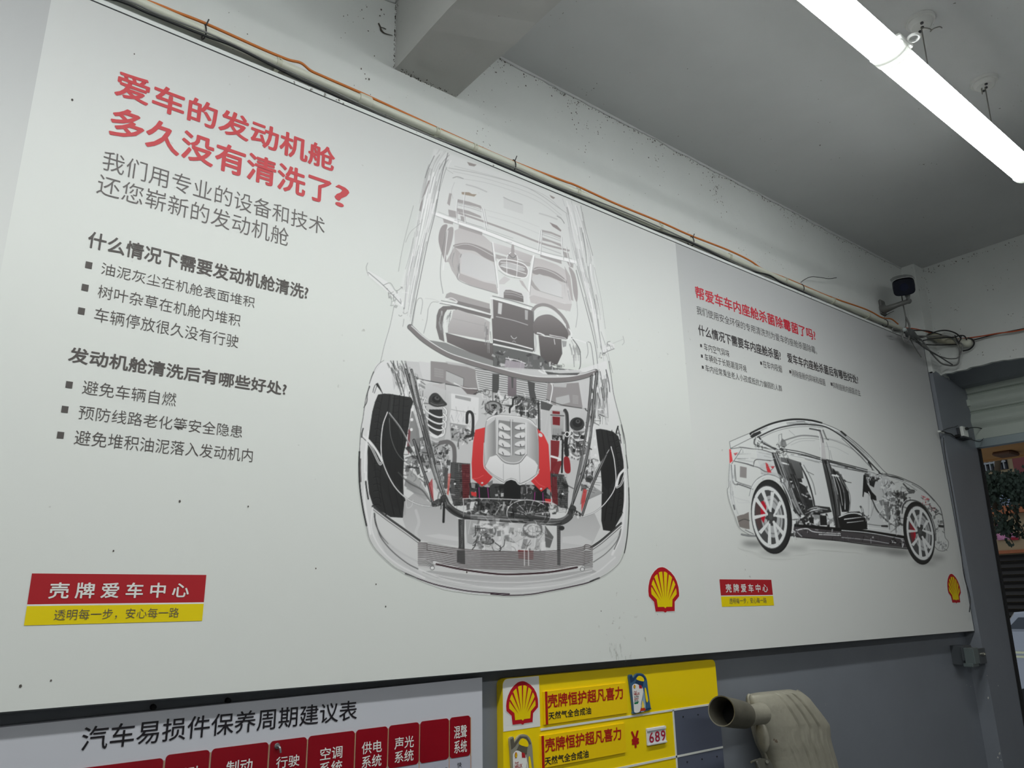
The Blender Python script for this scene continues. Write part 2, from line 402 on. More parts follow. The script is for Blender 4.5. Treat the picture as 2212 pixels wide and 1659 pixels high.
    s.ln('1090 772 1050 766', 2, 190, .6); s.pg('1060 862 1084 836 1090 788 1106 790 1111 840 1128 872 1130 950 1122 1000 1060 984 1054 905', (160, 154, 154), .95, 1)
    s.ln('1084 838 1062 862 1054 910 1060 985', 1.6, WH); s.ln('1111 842 1130 875 1130 950 1122 1000', 1.6, WH); s.ln('1068 850 1098 876 1122 858', 1.6, 110, .8)
    m = '998 905 1020 886 1090 892 1170 916 1202 955 1196 1000 1165 1012 1090 996 1030 968 1000 930'
    s.pg(m, (150, 144, 144), .95, 1); s.ln(m+' 998 905', 2.2, WH); s.pg('1020 918 1090 915 1160 940 1178 965 1100 955 1035 942', 200, .8, 1)
    s.ln('1010 930 1100 955 1190 985', 1.3, WH); s.ln('1015 905 1090 912 1180 942', 1.2, WH); s.ln('1056 895 1058 990', 1.2, WH); s.ln('1130 905 1124 1005', 1.2, WH)
    s.ln('1000 960 1060 1000 1150 1018', 1, 120, .7); s.ln('960 772 975 880 1000 1080 1002 1130', 3.2, WH); s.ln('955 772 968 880 994 1080', .9, 120, .7); s.ln('1240 862 1222 980 1208 1100 1200 1215', 4, WH); s.ln('1249 865 1230 980 1214 1130', .9, 130, .7)
    s.pg('1005 1032 1040 1000 1082 1022 1040 1056 1005 1056', (200, 197, 197), .9); s.pg('1140 1025 1166 1034 1216 1122 1190 1092 1160 1062', (184, 178, 178), .9)
    # --- console, dash and steering wheel
    s.pg('1005 1060 1210 1115 1205 1210 1000 1150', 216, .8); s.gr('1036 1112 1048 1094 1080 1094 1158 1118 1170 1140 1172 1180 1036 1150', (138, 132, 132), (110, 105, 105), 90, 1)
    s.ln('1042 1108 1100 1112 1164 1136', 1, 210, .8); s.ln('1042 1122 1100 1128 1168 1150', 1, 190, .7)
    s.pg('636 1148 645 1122 672 1110 800 1148 940 1188 942 1232 800 1192 700 1172', (160, 155, 155), .9, 0); s.pg('716 1168 945 1226 945 1256 716 1188', (126, 121, 121), .95)
    s.ln('640 1160 680 1150 720 1175 700 1182', 2, WH, .8); s.ln('600 1178 720 1200 946 1262', 2.4, WH); s.ln('600 1186 720 1210 940 1272', 1.5, 105, .9); s.ln('610 1168 700 1186 800 1212', 1.6, 110, .8)
    s.ln('500 1152 560 1160 620 1185', 1, 190, .7); s.ln('412 1340 440 1180 470 1150 482 1180 470 1260', 1.4, 150, .8); s.ln('520 1225 545 1180 590 1178', 1.2, 150, .8); s.ln('520 1225 512 1300 490 1390', 1.4, 140, .8)
    s.pg('574 1350 578 1270 592 1228 622 1205 700 1203 952 1268 945 1292 700 1228 650 1230 628 1262 618 1340 632 1450 596 1432', (112, 107, 107), .95, 0)
    s.gr('690 1236 720 1228 900 1288 940 1312 935 1440 655 1388 655 1340 678 1290', (190, 187, 187), (166, 162, 162), 90, 1)
    s.rails('600 1240 590 1330 620 1450', '690 1240 660 1330 655 1450', 22, (1.2, 3), (90, 230), .85, 8, .5); s.ln('690 1290 800 1315 930 1345', .8, 150, .7)
    s.gr('640 1388 800 1430 962 1460 968 1580 800 1520 650 1452', (118, 112, 112), (92, 88, 88), 90, 1); s.ln('640 1388 800 1432 960 1462', 1, 80, .9)
    s.rails('905 1300 905 1400 910 1540', '960 1300 960 1400 965 1560', 14, (1, 2.6), (80, 215), .8, 9, .5)
    s.gr('950 1150 1000 1168 1236 1236 1244 1512 962 1462 955 1300', (118, 113, 113), (96, 92, 92), 90, 1); s.pg('1000 1180 1026 1186 1020 1262 996 1256', 212, .9); s.pg('1180 1230 1202 1236 1200 1300 1182 1296', 200, .7)
    s.pg('950 1150 962 1150 966 1290 952 1290', WH, .8); s.ln('948 1150 1060 1180 1234 1232', 3, WH); s.ln('960 1136 1090 1168 1234 1212', 2, 120, .9); s.ln('985 1276 1100 1302 1200 1334', 1.2, 210, .9)
    s.ln('968 1432 1100 1462 1232 1498', 2.6, WH); s.ln('968 1462 1100 1492 1232 1526', 2.2, WH); s.pg('962 1440 1236 1504 1236 1520 962 1458', 84, .8)
    s.ln('1086 1408 1098 1424 1112 1428 1124 1418', 1.3, 215, .9); s.ln('1096 1448 1106 1442 1118 1452', 1, 190, .8); s.ln('1240 1240 1240 1420 1244 1516', 1.5, 80, .9); s.ln('1250 1400 1256 1460 1250 1510', 4, 190, .8)
    s.ln('1236 1230 1262 1206 1310 1196 1370 1216 1430 1268 1470 1332 1480 1396', 7, (146, 141, 141)); s.ln('1250 1262 1290 1226 1360 1236 1420 1286 1456 1332', 3, 222, .9)
    s.gr('1240 1318 1268 1280 1320 1262 1370 1270 1430 1316 1470 1372 1474 1424 1440 1432 1340 1408 1250 1396 1236 1350', (130, 125, 125), (98, 93, 93), 90, 1, 1)
    s.gr('1272 1402 1430 1432 1436 1530 1402 1604 1330 1606 1286 1540', (112, 107, 107), (84, 80, 80), 90, 1); s.ln('1266 1388 1286 1392 1312 1404', 2.6, WH); s.ln('1310 1410 1380 1420 1456 1430', 1.2, 220); s.ln('1350 1402 1400 1412 1448 1420 1466 1432', 2, 225, .9, w2=1)
    s.pg('1432 1440 1466 1445 1462 1480 1440 1486', 150, .9); s.ln('1380 1430 1386 1466', 1.3, 225)
    s.ln('1474 1436 1500 1400 1480 1360', 2, WH); s.rails('1478 1440 1500 1520 1510 1640', '1520 1440 1556 1520 1562 1640', 18, (1.2, 3.4), (90, 230), .9, 12, .6)
    s.ln('1500 1420 1552 1500 1560 1600 1550 1640', 2, 90, .9); s.ln('1476 1420 1540 1436 1600 1456', 2, WH, .9)
    s.ln('1604 1452 1612 1520 1600 1560', 1.2, 130, .8); s.ln('1612 1448 1632 1470 1650 1600 1652 1650', 1.6, 120, .8)
    # --- dark dash underside above the bar
    s.pg('480 1430 640 1455 800 1520 962 1575 962 1640 800 1600 650 1545', 120, .85); s.pg('962 1470 1244 1530 1290 1545 1380 1625 1560 1645 1600 1680 1400 1720 1150 1690 962 1650', 92, .95)
    s.clutter('962 1480 1244 1540 1500 1640 1400 1700 1150 1670 962 1630', 90, (8, 20), (.8, 2.2), [60, 70, 120, 200, 225, 150], 4)
    s.pg('1050 1570 1180 1595 1176 1640 1040 1620', (172, 164, 172), .9); s.ln('1050 1560 1120 1572 1185 1596', 1.6, WH)
    # --- roof rails / windscreen pillars
    s.rails('585 130 520 240 480 400 440 620 400 850 368 1000 350 1180 342 1285', '725 175 650 260 600 420 560 600 500 800 460 1000 425 1180 400 1340', 70, (.8, 3.2), (118, 190), .8, 1, .35)
    s.rails('600 140 530 240 500 400 450 620 410 850 378 1000 360 1180 350 1285', '715 175 650 260 590 420 550 600 495 800 455 1000 420 1180 398 1340', 34, (1, 3.5), (222, 240), .8, 2, .35)
    s.rails('1420 440 1460 600 1500 800 1540 960 1600 1180 1650 1380 1690 1600', '1565 520 1600 660 1640 850 1650 1000 1690 1200 1705 1400 1740 1620', 60, (.8, 3), (120, 190), .8, 21, .35)
    s.rails('1430 450 1470 600 1510 800 1550 960 1610 1180 1660 1380 1700 1600', '1560 520 1600 660 1635 850 1645 1000 1685 1200 1700 1400 1735 1620', 30, (1, 3), (222, 240), .8, 22, .35)
    s.ln('655 160 610 330 570 560 520 760 470 1000 430 1200 404 1345', 1.6, 95, .85); s.ln('1530 960 1580 1150 1640 1380 1668 1520 1680 1640', 1.5, 100, .8)
    s.pg('520 350 535 345 500 440 478 470', (140, 133, 133), .8); s.pg('486 470 470 560 458 552 470 500', (140, 133, 133), .8); s.ln('562 180 520 270 500 330', 2, 120, .8)
    s.ln('420 520 372 700 340 840 318 968', 1, 140, .8); s.ln('468 640 400 700 366 770', 1, 150, .8); s.ln('1562 520 1590 660 1644 860', 1.4, 120, .7); s.ln('1655 940 1700 1150 1730 1360', 1, 150, .7)
    s.ln('300 1140 262 1330 222 1470 190 1600 150 1660', 1.1, 110, .8); s.ln('1700 1380 1740 1500 1780 1660', 1, 130, .7); s.ln('1720 1500 1745 1560 1765 1660', .8, 130, .7)
    # --- door mirrors
    s.pg('108 958 240 1036 345 1165 335 1195 215 1085 100 988', 226, .7); s.ln('108 910 98 945 112 995', 1.2, 130, .8); s.ln('112 975 200 1050 260 1110 335 1190', 1.6, 110, .8); s.ln('215 1062 262 1048 300 1100 345 1075', 1.4, 120, .7)
    s.clutter('220 1060 345 1070 360 1300 330 1290', 26, (6, 16), (.8, 2.2), [100, 120, 235, 140], 31)
    s.ln('1850 1410 1858 1450 1845 1470', 1, 150, .8); s.ln('1850 1432 1800 1452 1710 1492', 1, 170, .6); s.pg('1706 1490 1760 1450 1790 1465 1792 1498 1716 1540', 226, .7); s.ln('1712 1532 1750 1512 1790 1496', 2, 120, .7); s.ln('1742 1480 1744 1452 1762 1446', 1.5, 110, .8)
    s.clutter('1690 1480 1790 1450 1780 1500 1700 1560', 16, (5, 12), (.8, 1.8), [100, 120, 235], 32)

    # ================= lower half
    s.fr(740, 780, 3.16)
    # bumper glass and body sides
    s.gr('300 0 230 20 190 120 150 300 120 500 110 700 120 900 150 1090 190 1230 260 1320 400 1430 560 1510 700 1560 900 1590 1100 1600 1350 1585 1560 1545 1750 1490 1880 1380 1930 1250 1945 1000 1945 750 1900 500 1860 250 1800 0 1600 60 600 60', 226, 212, 90, .85)
    # floor, firewall
    s.pg('420 0 900 30 1720 80 1700 300 1650 560 1740 760 1640 1050 1560 1010 700 950 560 800 500 500 480 230', 200, .9)
    s.pg('520 0 640 20 620 140 560 160 530 60', 214, .9); s.pg('600 0 905 30 910 120 925 200 790 165 600 140', (148, 144, 144), 1); s.pg('700 0 905 30 908 60 850 40 720 20', 196, .9)
    s.pg('706 66 826 118 822 190 704 130', 186); s.ln('706 66 826 118 824 170', 1, 80, .8, 0)
    s.pg('1400 125 1420 160 1700 140 1680 330 1440 300 1390 260', (152, 148, 148), 1); s.pg('1455 250 1545 230 1552 282 1458 308', 188); s.pg('1440 150 1530 155 1525 180 1440 175', 190); s.pg('1610 140 1690 135 1670 320 1640 330', 205)
    for i in range(6):
        for j in range(7): s.ln([628+j*9, 50+i*10+j*2, 632+j*9, 51+i*10+j*2], .7, 205, .9, 0)
    for i in range(6): s.ln([1570, 235+i*10, 1608, 240+i*10], .7, 205, .8, 0)
    # louvres
    s.pg('905 45 1080 80 1395 150 1388 268 1160 242 942 205', 190)
    for i in range(12):
        y = 50+i*15; s.ln([905+i*3, y, 990, y+14, 1120, y+34, 1260, y+60, 1392, y+84], 1.1, 70, .9); s.ln([905+i*3, y+6, 990, y+20, 1120, y+40, 1260, y+66, 1392, y+90], 1, 226, .6)
    s.pg('1022 88 1068 92 1066 190 1048 236 1020 220', 72, .95); s.gr('1128 92 1186 96 1186 240 1126 240', (132, 122, 128), (112, 104, 108), 90, 1); s.pg('1150 110 1166 110 1164 185 1154 185', 88)
    s.pg('1262 135 1312 148 1310 200 1324 262 1280 258 1270 200', 74, .95)
    s.ln('500 118 620 142 790 172 930 205', 2, 60, .9); s.ln('530 128 640 152 700 160', 1.2, WH); s.pg('795 165 925 195 910 232 850 225', (112, 104, 104), .9)
    s.ln('760 150 830 182 915 190', 2, WH, .9); s.ln('1390 262 1500 300 1680 330', 1.6, 60, .9); s.ln('1425 150 1432 190 1412 300', 2.4, WH); s.ln('1404 330 1394 410 1380 480', 2.6, WH)
    # windscreen base bar
    bar = '460 -232 560 -140 710 -48 860 6 1010 50 1180 98 1310 122 1420 130 1540 124 1640 104 1726 74'
    s.ln(bar, 12.5, 88, 1); s.ln(bar, 9.5, (126, 121, 121), 1)
    s.ln('470 -240 570 -152 715 -62 865 -10 1015 34 1185 80 1310 104 1420 110 1540 106 1640 88 1722 62', 2, WH, .95)
    s.ln('1340 64 1370 82 1400 80', 3, WH, .9); s.ln('1372 62 1396 84', 3, WH, .9); s.ln('1440 78 1470 100', 3, WH, .9); s.pg('1380 70 1480 84 1620 80 1600 96 1400 92', 60, .8)
    # engine bay left: airbox, hoses
    s.pg('722 220 752 222 930 250 925 398 905 440 880 470 745 430 728 380', 224); s.pg('768 232 876 254 874 276 768 252', 165); s.ln('740 330 820 345 910 362', .9, 150)
    s.rails('738 290 735 380 740 430', '900 320 890 400 880 440', 24, (.7, 1.4), (120, 200), .7, 41, .5); s.pg('730 420 850 440 860 520 840 560 740 540', 158, .9)
    s.clutter('730 430 900 440 885 560 760 560', 46, (6, 18), (1, 3.6), [40, 60, 90, 200, 230], 42); s.ln('848 420 850 360 866 346 884 360 890 400 888 470 878 508 846 514', 6, 52); s.ln('868 372 876 420 872 480', 1.8, 215, .9)
    s.pg('620 160 700 150 710 230 690 330 600 300 540 240', (196, 194, 194), .9); s.ln('700 150 702 230 690 300', 1, 120, .7)
    s.clutter('410 60 470 40 540 160 560 420 520 420 420 230', 60, (8, 26), (.8, 2.8), [50, 70, 100, 150, 235, 235], 43); s.pg('400 20 436 60 440 150 410 160 396 80', 170, .6)
    s.ln('346 0 360 90 400 230', 2.4, 55, .9); s.ln('372 0 392 120 420 230', 1.6, 70, .9); s.pg('330 40 356 60 368 150 350 200', 188, .6); s.ln('240 152 226 190 216 220', 1.2, 60); s.ln('238 154 258 190 272 222', 3, 45, .95, w2=1)
    s.rails('300 0 340 100 400 240', '430 0 470 120 500 300', 46, (1, 3.4), (36, 150), .85, 141, .5); s.rails('300 0 340 100 400 240', '430 0 470 120 500 300', 20, (1, 3), (226, 240), .9, 142, .5)
    s.rails('1690 90 1700 250 1690 460', '1800 60 1810 250 1800 470', 46, (1, 3.2), (40, 150), .85, 143, .5); s.rails('1690 90 1700 250 1690 460', '1800 60 1810 250 1800 470', 22, (1, 3), (226, 240), .9, 144, .5)
    s.gr('500 150 620 170 740 210 740 330 690 560 560 520 500 330', 206, 176, 80, .8); s.clutter('480 160 560 170 560 420 500 400', 24, (8, 22), (.8, 2.4), [90, 130, 236, 236], 145)
    s.gr('1640 300 1700 330 1690 640 1600 680 1560 560', 204, 178, 80, .7); s.clutter('1680 300 1760 330 1740 470 1690 460', 26, (8, 20), (.8, 2.6), [50, 90, 236, 236], 146)
    # left spring
    s.ln('566 250 548 300 560 340 610 370 660 384', 3.6, 120); s.ln('566 250 548 300 560 340 610 370 660 384', 2.4, WH)
    s.gr('590 330 680 330 682 360 676 500 640 515 578 470 582 420', 46, 66, 60, 1, 0)
    for i, (dy, sx) in enumerate(((0, 1), (44, .98), (88, .93), (132, .82))):
        p = [552, 296+dy, 566, 334+dy, 612, 368+dy, 662, 384+dy, 700, 372+dy, 708, 340+dy, 690, 316+dy]
        p = [(630+(v-630)*sx) if k % 2 == 0 else v for k, v in enumerate(p)]
        s.ln(p, 4.4, 90, .9); s.ln(p, 3.2, WH)
    s.ln('592 500 640 520 678 500', 4, WH); s.pg('586 286 590 250 612 222 640 218 664 236 690 268 712 292 700 306 640 314 600 300', 62, 1, 1); s.ell(640, 262, 30, 24, 20, 36); s.ell(644, 254, 18, 13, 20, 84); s.ell(646, 250, 8, 6, 20, 40); s.ln('600 284 640 300 690 294', 1, 140, .8)
    # parts below the left spring
    s.gr('500 530 560 515 640 560 700 640 720 760 640 760 520 700 492 620', 150, 120, 60, .95); s.pg('612 570 720 570 728 690 660 745 620 690', 172, .9)
    s.clutter('500 540 720 560 726 740 520 700', 120, (6, 20), (.8, 3), [35, 50, 70, 110, 200, 235], 44)
    s.ln('668 558 720 552 756 582 764 640 762 700', 9, (112, 110, 110)); s.ell(468, 400, 3, 10, 0, WH, 1, 0); 
    s.pg('452 360 478 330 520 470 530 560 440 600', 120, .8); s.ln('470 330 448 470 436 580', 1.5, WH); s.pg('448 470 464 460 452 640 438 600', (120, 60, 66), .8)
    for x, y in ((474, 332), (472, 400), (469, 468)): s.ell(x, y, 10, 11, 0, WH)
    # behind the engine
    s.pg('960 200 1130 235 1140 330 1000 330 960 300', 190, .9); s.clutter('950 200 1160 240 1150 340 960 320', 60, (6, 22), (1, 3.4), [60, 90, 130, 225, 235], 45); s.ell(980, 212, 22, 20, 0, 120, 1, 0, 1.6)
    s.ell(1030, 320, 62, 50, 10, 84); s.ell(1030, 312, 46, 32, 10, 150); s.ell(1034, 310, 22, 16, 10, 40); s.clutter('975 290 1085 290 1080 360 980 350', 24, (8, 22), (1, 2), [30, 60, 225, 160], 46)
    s.pg('1170 230 1345 270 1340 380 1290 392 1180 350', 100, .95); s.clutter('1170 232 1340 272 1335 385 1185 350', 80, (8, 24), (1, 3.4), [35, 50, 80, 225, 235, 150], 47); s.ln('1140 350 1142 320 1160 300 1165 260 1190 246', 4, 45); s.ln('1336 290 1340 340 1342 470', 5.4, 48); s.ln('1344 300 1346 460', 1.2, 200, .8, 0)
    s.pg('1352 270 1436 300 1410 340 1352 328', 86); s.pg('1356 340 1420 340 1400 520 1352 470', 196, .9)
    # engine bay right: fuse box, spring
    s.gr('1420 332 1512 338 1506 540 1428 530 1420 420', 190, 160, 90, 1); s.pg('1432 340 1482 345 1482 364 1432 360', DR); s.pg('1432 378 1484 382 1482 440 1434 434', DR); s.ln('1420 368 1510 374', 1.8, 60, 1, 0)
    for i in range(6): s.ln([1440+i*11, 462, 1439+i*11, 502], .8, 120, .9, 0)
    s.pg('1430 505 1500 508 1500 540 1430 536', 50); s.clutter('1432 506 1498 510 1496 538 1434 534', 20, (4, 8), (1, 2.4), [235, 60], 48)
    s.ln('1518 338 1530 370 1534 480', 8, 60); s.ln('1512 345 1522 380 1526 480', 1.4, 150, .8)
    s.ell(1600, 430, 50, 46, 0, 60); s.ell(1602, 422, 34, 30, 0, 38); s.ell(1606, 412, 16, 14, 0, 90); s.ell(1606, 410, 8, 7, 0, 40)
    s.pg('1560 480 1650 480 1670 560 1660 650 1570 650 1540 560', 120, .95)
    for dy in (0, 34, 66, 98): s.ln([1562, 478+dy, 1590, 506+dy, 1640, 504+dy, 1672, 470+dy], 3.6, 225); s.ln([1562, 484+dy, 1590, 513+dy, 1640, 511+dy], 1.4, 60)
    s.ln('1650 450 1672 480 1670 540', 3, WH); s.clutter('1500 480 1670 500 1670 660 1520 660', 90, (6, 20), (1, 3.6), [30, 45, 60, 225, 235, 120], 49); s.ln('1532 500 1524 560 1530 640', 8, 42); s.ell(1532, 500, 14, 16, 0, WH, 1, 0, 2)
    s.ln('1560 640 1600 660 1660 640', 4, WH, .9); s.pg('1610 660 1650 660 1642 740 1625 760', 170, .9)
    s.pg('1420 540 1480 545 1475 640 1460 700 1420 760', DR, .95); s.ln('1424 650 1470 664 1500 680', 4.5, WH); s.pg('1510 660 1545 662 1556 745 1540 768 1515 750', (150, 40, 45), 1, 1); s.pg('1430 690 1500 680 1470 780 1415 770', DR, .95); s.ln('1502 540 1500 640 1496 760', 4, 40)
    s.clutter('1640 720 1780 640 1700 900 1620 900', 44, (6, 20), (1, 2.6), [40, 70, 120, 225, 235], 50)
    # ribbed manifolds
    for pl, x0, x1, y0, y1, sd in (('738 690 870 700 875 940 840 985 760 990 728 880', 740, 872, 700, 960, 51), ('1415 765 1510 775 1540 850 1536 1010 1450 990 1415 900', 1418, 1532, 775, 990, 52)):
        s.pg(pl, 66)
        for i in range(19): s.ln([x0+20, y0+i*14, (x0+x1)/2, y0+4+i*14, x1, y0+2+i*14], .9, 120, .7)
        s.clutter(pl, 60, (5, 16), (.8, 2.4), [25, 40, 95, 140], sd)
    s.pg('812 705 868 705 868 930 820 950', (112, 30, 36), .7); s.pg('1425 790 1462 790 1470 985 1430 965', (112, 30, 36), .75); s.ln('756 700 750 800 752 930', 7, 84, .9); s.ell(766, 838, 7, 7, 0, WH); s.ell(1502, 906, 7, 7, 0, WH)
    for i in range(15): s.ln([800, 716+i*15, 862, 718+i*15], .9, (60, 20, 22), .8, 0)
    # black block under the engine, belts
    s.pg('870 830 1420 850 1420 990 1380 1000 860 980', 60); s.clutter('875 840 1415 860 1410 980 880 970', 110, (6, 26), (1, 3), [25, 35, 90, 140, 210], 53)
    s.pg('918 858 1004 862 1006 940 914 932', 30); s.pg('1302 892 1378 900 1378 972 1300 962', 30)
    for p in ('930 864 934 932', '990 866 996 934', '1312 896 1308 962', '1366 900 1370 968'): s.ln(p, 2, (142, 52, 120), 1, 0)
    s.pg('874 892 914 896 912 926 880 918', R); s.pg('1380 940 1424 942 1418 972 1384 966', R)
    # red covers
    s.gr('905 470 972 452 970 700 985 745 1024 790 988 838 950 856 884 802 880 700 890 560', (214, 64, 64), (196, 52, 54), 60, 1); s.gr('1326 458 1372 500 1405 570 1416 740 1424 900 1398 860 1356 892 1285 820 1340 765', (220, 66, 66), (200, 54, 56), 60, 1)
    s.ln('884 802 920 800 960 780', 1, (240, 120, 120), .7); s.ln('1305 800 1340 840 1380 860', 1, (240, 120, 120), .7); s.ell(952, 832, 8, 6, 0, 200); s.ell(1350, 505, 16, 11, 40, 215); s.ell(1354, 872, 8, 6, 0, 205)
    s.pg('876 830 905 838 902 870 880 865', 150); s.pg('1395 870 1418 880 1415 920 1392 900', 150); s.pg('985 835 1024 812 1024 840 1000 855', 120); s.pg('1280 840 1310 862 1298 880 1275 860', 150)
    # silver engine cover
    cov = '975 440 985 400 1005 382 1060 366 1150 372 1250 386 1300 415 1330 470 1338 560 1338 740 1318 778 1270 812 1215 838 1198 832 1182 812 1150 802 1120 812 1098 830 1030 788 985 745 966 705 966 560'
    s.gr(cov, 212, 150, 95, 1); s.gr('978 450 1040 400 1040 640 1000 660 972 710 970 560', 205, 140, 0, 1); s.gr('1262 410 1320 450 1334 540 1334 730 1300 680 1262 650', 200, 150, 0, 1)
    s.gr('1060 402 1248 426 1246 636 1200 690 1108 690 1056 630', 138, 176, 90, 1); s.ln('1060 402 1052 640', 2, 225); s.ln('1250 424 1252 645', 3, 225); s.ln('1042 390 1044 640', 1, 110, .7)
    s.ln('1150 400 1152 640', 2.6, 205, 1, 0); s.ln('1160 400 1162 640', 1, 110, .8, 0); s.ln('1143 400 1144 640', 1, 110, .8, 0)
    for i in range(4):
        y = 440+i*57
        s.pg([1072, y-18, 1110, y-6, 1142, y+16, 1140, y+34, 1100, y+30, 1066, y+16], 222, 1, 1); s.ln([1066, y+20, 1100, y+36, 1140, y+38], 1.2, 70, .9); s.ln([1090, y+10, 1098, y+26], 1.6, 50); 
        s.pg([1176, y+10, 1204, y-6, 1242, y-10, 1240, y+22, 1205, y+28, 1180, y+22], 222, 1, 1); s.ln([1176, y+26, 1210, y+32, 1240, y+28], 1.2, 70, .9); s.ln([1212, y+14, 1216, y+28], 1.6, 50)
    s.gr('974 718 1004 655 1050 642 1110 698 1150 704 1202 698 1256 645 1312 682 1332 712 1318 774 1270 808 1215 834 1198 828 1182 808 1150 798 1120 808 1098 826 1030 784 985 742', 232, 216, 90, 1)
    s.ln('1050 636 1110 694 1200 698 1254 640', 2, 130, .9); s.ln('1050 630 1112 686 1198 690 1250 636', 1.4, WH); s.ln('1096 700 1098 820', .9, 150, .8, 0); s.ln('1206 700 1210 830', .9, 150, .8, 0)
    s.ln('966 560 964 705 985 747 1030 790 1098 834 1120 814 1150 805 1182 815 1200 836 1216 842 1270 816 1322 780 1340 740', 2.4, 236); s.ln('975 728 1030 776 1098 814', 1, 120, .7)
    s.ln(cov+' 975 440', 1.2, 110, .6); s.ln('985 405 1060 372 1250 392 1325 450', 2, WH, .9)
    s.pg('1100 842 1118 820 1150 810 1180 820 1196 842 1216 850 1214 940 1098 945', 28)
    # tyres
    s.fr(760, 780, 6.38)
    ty = '360 462 440 448 520 452 700 482 815 500 846 560 812 660 792 850 765 1000 742 1150 712 1280 708 1660 712 1850 742 1920 742 2100 700 2160 530 2150 400 2070 285 1975 238 1830 214 1600 216 1400 214 1250 228 1080 250 900 280 700 318 560'
    s.pg(ty, 44)
    for x0, x1, x2, x3 in ((520, 480, 420, 410), (590, 560, 540, 520), (660, 640, 620, 610), (720, 700, 690, 680)): s.ln([x0, 470, x1, 800, x2, 1300, x3-20, 1700, x3+60, 2120], 1.6, 22, .9)
    s.ln('420 480 380 700 330 1100 320 1500 400 1950', 1.4, 24, .9); s.ln('560 470 530 800 505 1200', 5, 58, .8)
    for i in range(16):
        y = 560+i*95; s.ln([300-max(0, 6-i)*-6, y, 360, y-8, 400, y+24], 1.4, 22, .95); s.ln([310, y+10, 360, y+2, 395, y+30], .8, 70, .6)
        if i < 12: s.ln([560, y-50, 600, y-40, 640, y-52], 1.2, 24, .8); s.ln([700, y-40, 740, y-30, 780, y-36], 1.2, 26, .8)
    s.pg('490 740 600 840 680 1080 720 1350 700 1660 700 1780 560 1640 440 1400 405 1340 400 1050 430 800', 34, .85); s.pg('230 1250 300 1400 700 1900 730 2080 560 2000 300 1500', 36, .5)
    s.fr(1080, 780, 6.38)
    s.pg('1318 942 1380 934 1470 950 1560 974 1630 1035 1660 1150 1700 1380 1714 1660 1712 1920 1680 2120 1600 2260 1560 2350 1420 2330 1395 2200 1402 1700 1378 1400 1340 1150', 44)
    for x0, x1, x2 in ((1400, 1440, 1500), (1470, 1520, 1590), (1540, 1600, 1650)): s.ln([x0, 955, x1, 1250, x2, 1700, x2-60, 2200], 1.6, 24, .9)
    for i in range(13):
        y = 1010+i*90; s.ln([1590+i*4, y, 1630+i*4, y-20, 1660+i*3, y+10], 1.3, 22, .9); s.ln([1500, y+10, 1540, y+16, 1570, y+6], 1.1, 26, .8); s.ln([1595+i*4, y+10, 1640+i*4, y-10], .8, 72, .6)
    s.pg('1520 1190 1570 1300 1590 1500 1580 1640 1480 1780 1410 1700 1400 1500', 34, .85)
    for x, y in ((1305, 1068), (1310, 1185), (1316, 1300)): s.ell(x, y, 18, 20, 0, WH)
    s.ln('1320 1020 1350 1250 1376 1420', 1.3, WH)
    # lower body: floor panels
    s.fr(740, 780, 3.16)
    s.gr('500 890 620 985 700 985 760 1050 792 1080 790 1262 600 1240 520 1220 430 1140 410 1080 420 960', 176, 206, 90, .95); s.gr('1490 1100 1560 1050 1640 1065 1720 1040 1760 1130 1700 1260 1600 1280 1490 1290', 182, 206, 90, .95)
    s.gr('430 800 500 840 580 900 600 950 520 930 420 850', 130, 190, 60, .9); s.pg('560 1190 660 1180 790 1200 790 1230 640 1210', 220, .6); s.ln('500 1020 520 1100 500 1170 520 1230', 6, 216, .5)
    s.pg('1500 1200 1620 1190 1700 1230 1690 1265 1500 1240', 222, .5); s.gr('1640 840 1720 860 1780 900 1690 940 1620 980', 190, 130, 70, .8)
    s.ln('430 940 440 1000 470 990 480 950', 1.6, 210, .8); s.ln('440 870 500 900 570 920', 3, 140, .6)
    s.clutter('420 600 480 560 600 700 590 860 500 800 420 720', 60, (8, 26), (.8, 3), [40, 60, 90, 150, 232], 147); s.gr('420 700 520 800 600 940 560 950 450 860', 110, 170, 60, .6)
    s.clutter('1640 720 1700 640 1760 700 1700 860 1640 900', 50, (8, 24), (.8, 3), [40, 60, 90, 150, 232], 148)
    s.clutter('640 720 740 720 740 900 700 960 640 900', 36, (8, 26), (1, 3), [50, 80, 130, 220], 149); s.ln('706 740 704 860', 8, 76, .9, 0); s.ln('722 770 716 910', 2, (205, 110, 100), .8, 0)
    # headlight outlines
    for t in ('306 348 274 440 262 580 278 700 350 850 440 940 540 985 630 990', '1832 585 1856 690 1862 850 1800 960 1722 1030 1640 1062'): s.ln(t, 3, 60, .7); s.ln(t, 1.9, 236)
    s.ln('316 356 400 470 470 600 520 700', 2.4, 110, .9); s.ln('318 352 400 460 470 590', 1.1, 230, .9); s.ln('318 390 330 520 380 640 470 720', 1.4, 120, .8)
    s.ln('1822 600 1740 740 1690 880 1640 1040', 3.6, 60, .9); s.ln('1818 606 1738 742 1686 880', 1.4, 215, .9)
    # glass flares at the arches
    for t, t2 in (('128 504 180 545 230 610 268 680', '135 520 190 580 250 698 268 690'), ('1922 740 1888 780 1870 850', '1930 760 1900 840 1872 862')): s.ln(t, 5, WH); s.ln(t2, 4.4, WH); s.ln(t2, 1.6, 60, .9)
    s.ln('140 460 132 490 130 520', 2.4, 45); s.ln('1878 450 1890 500 1900 560', 2, 50, .8); s.ln('180 800 188 850 184 900', 2, 45, .8)
    # strut arms
    s.tube('430 60 500 300 560 520 620 750 702 960', 6); s.tube('470 60 530 300 590 560 660 800 706 940', 5); s.tube('486 540 540 720 590 860 618 985', 6, 60, 190)
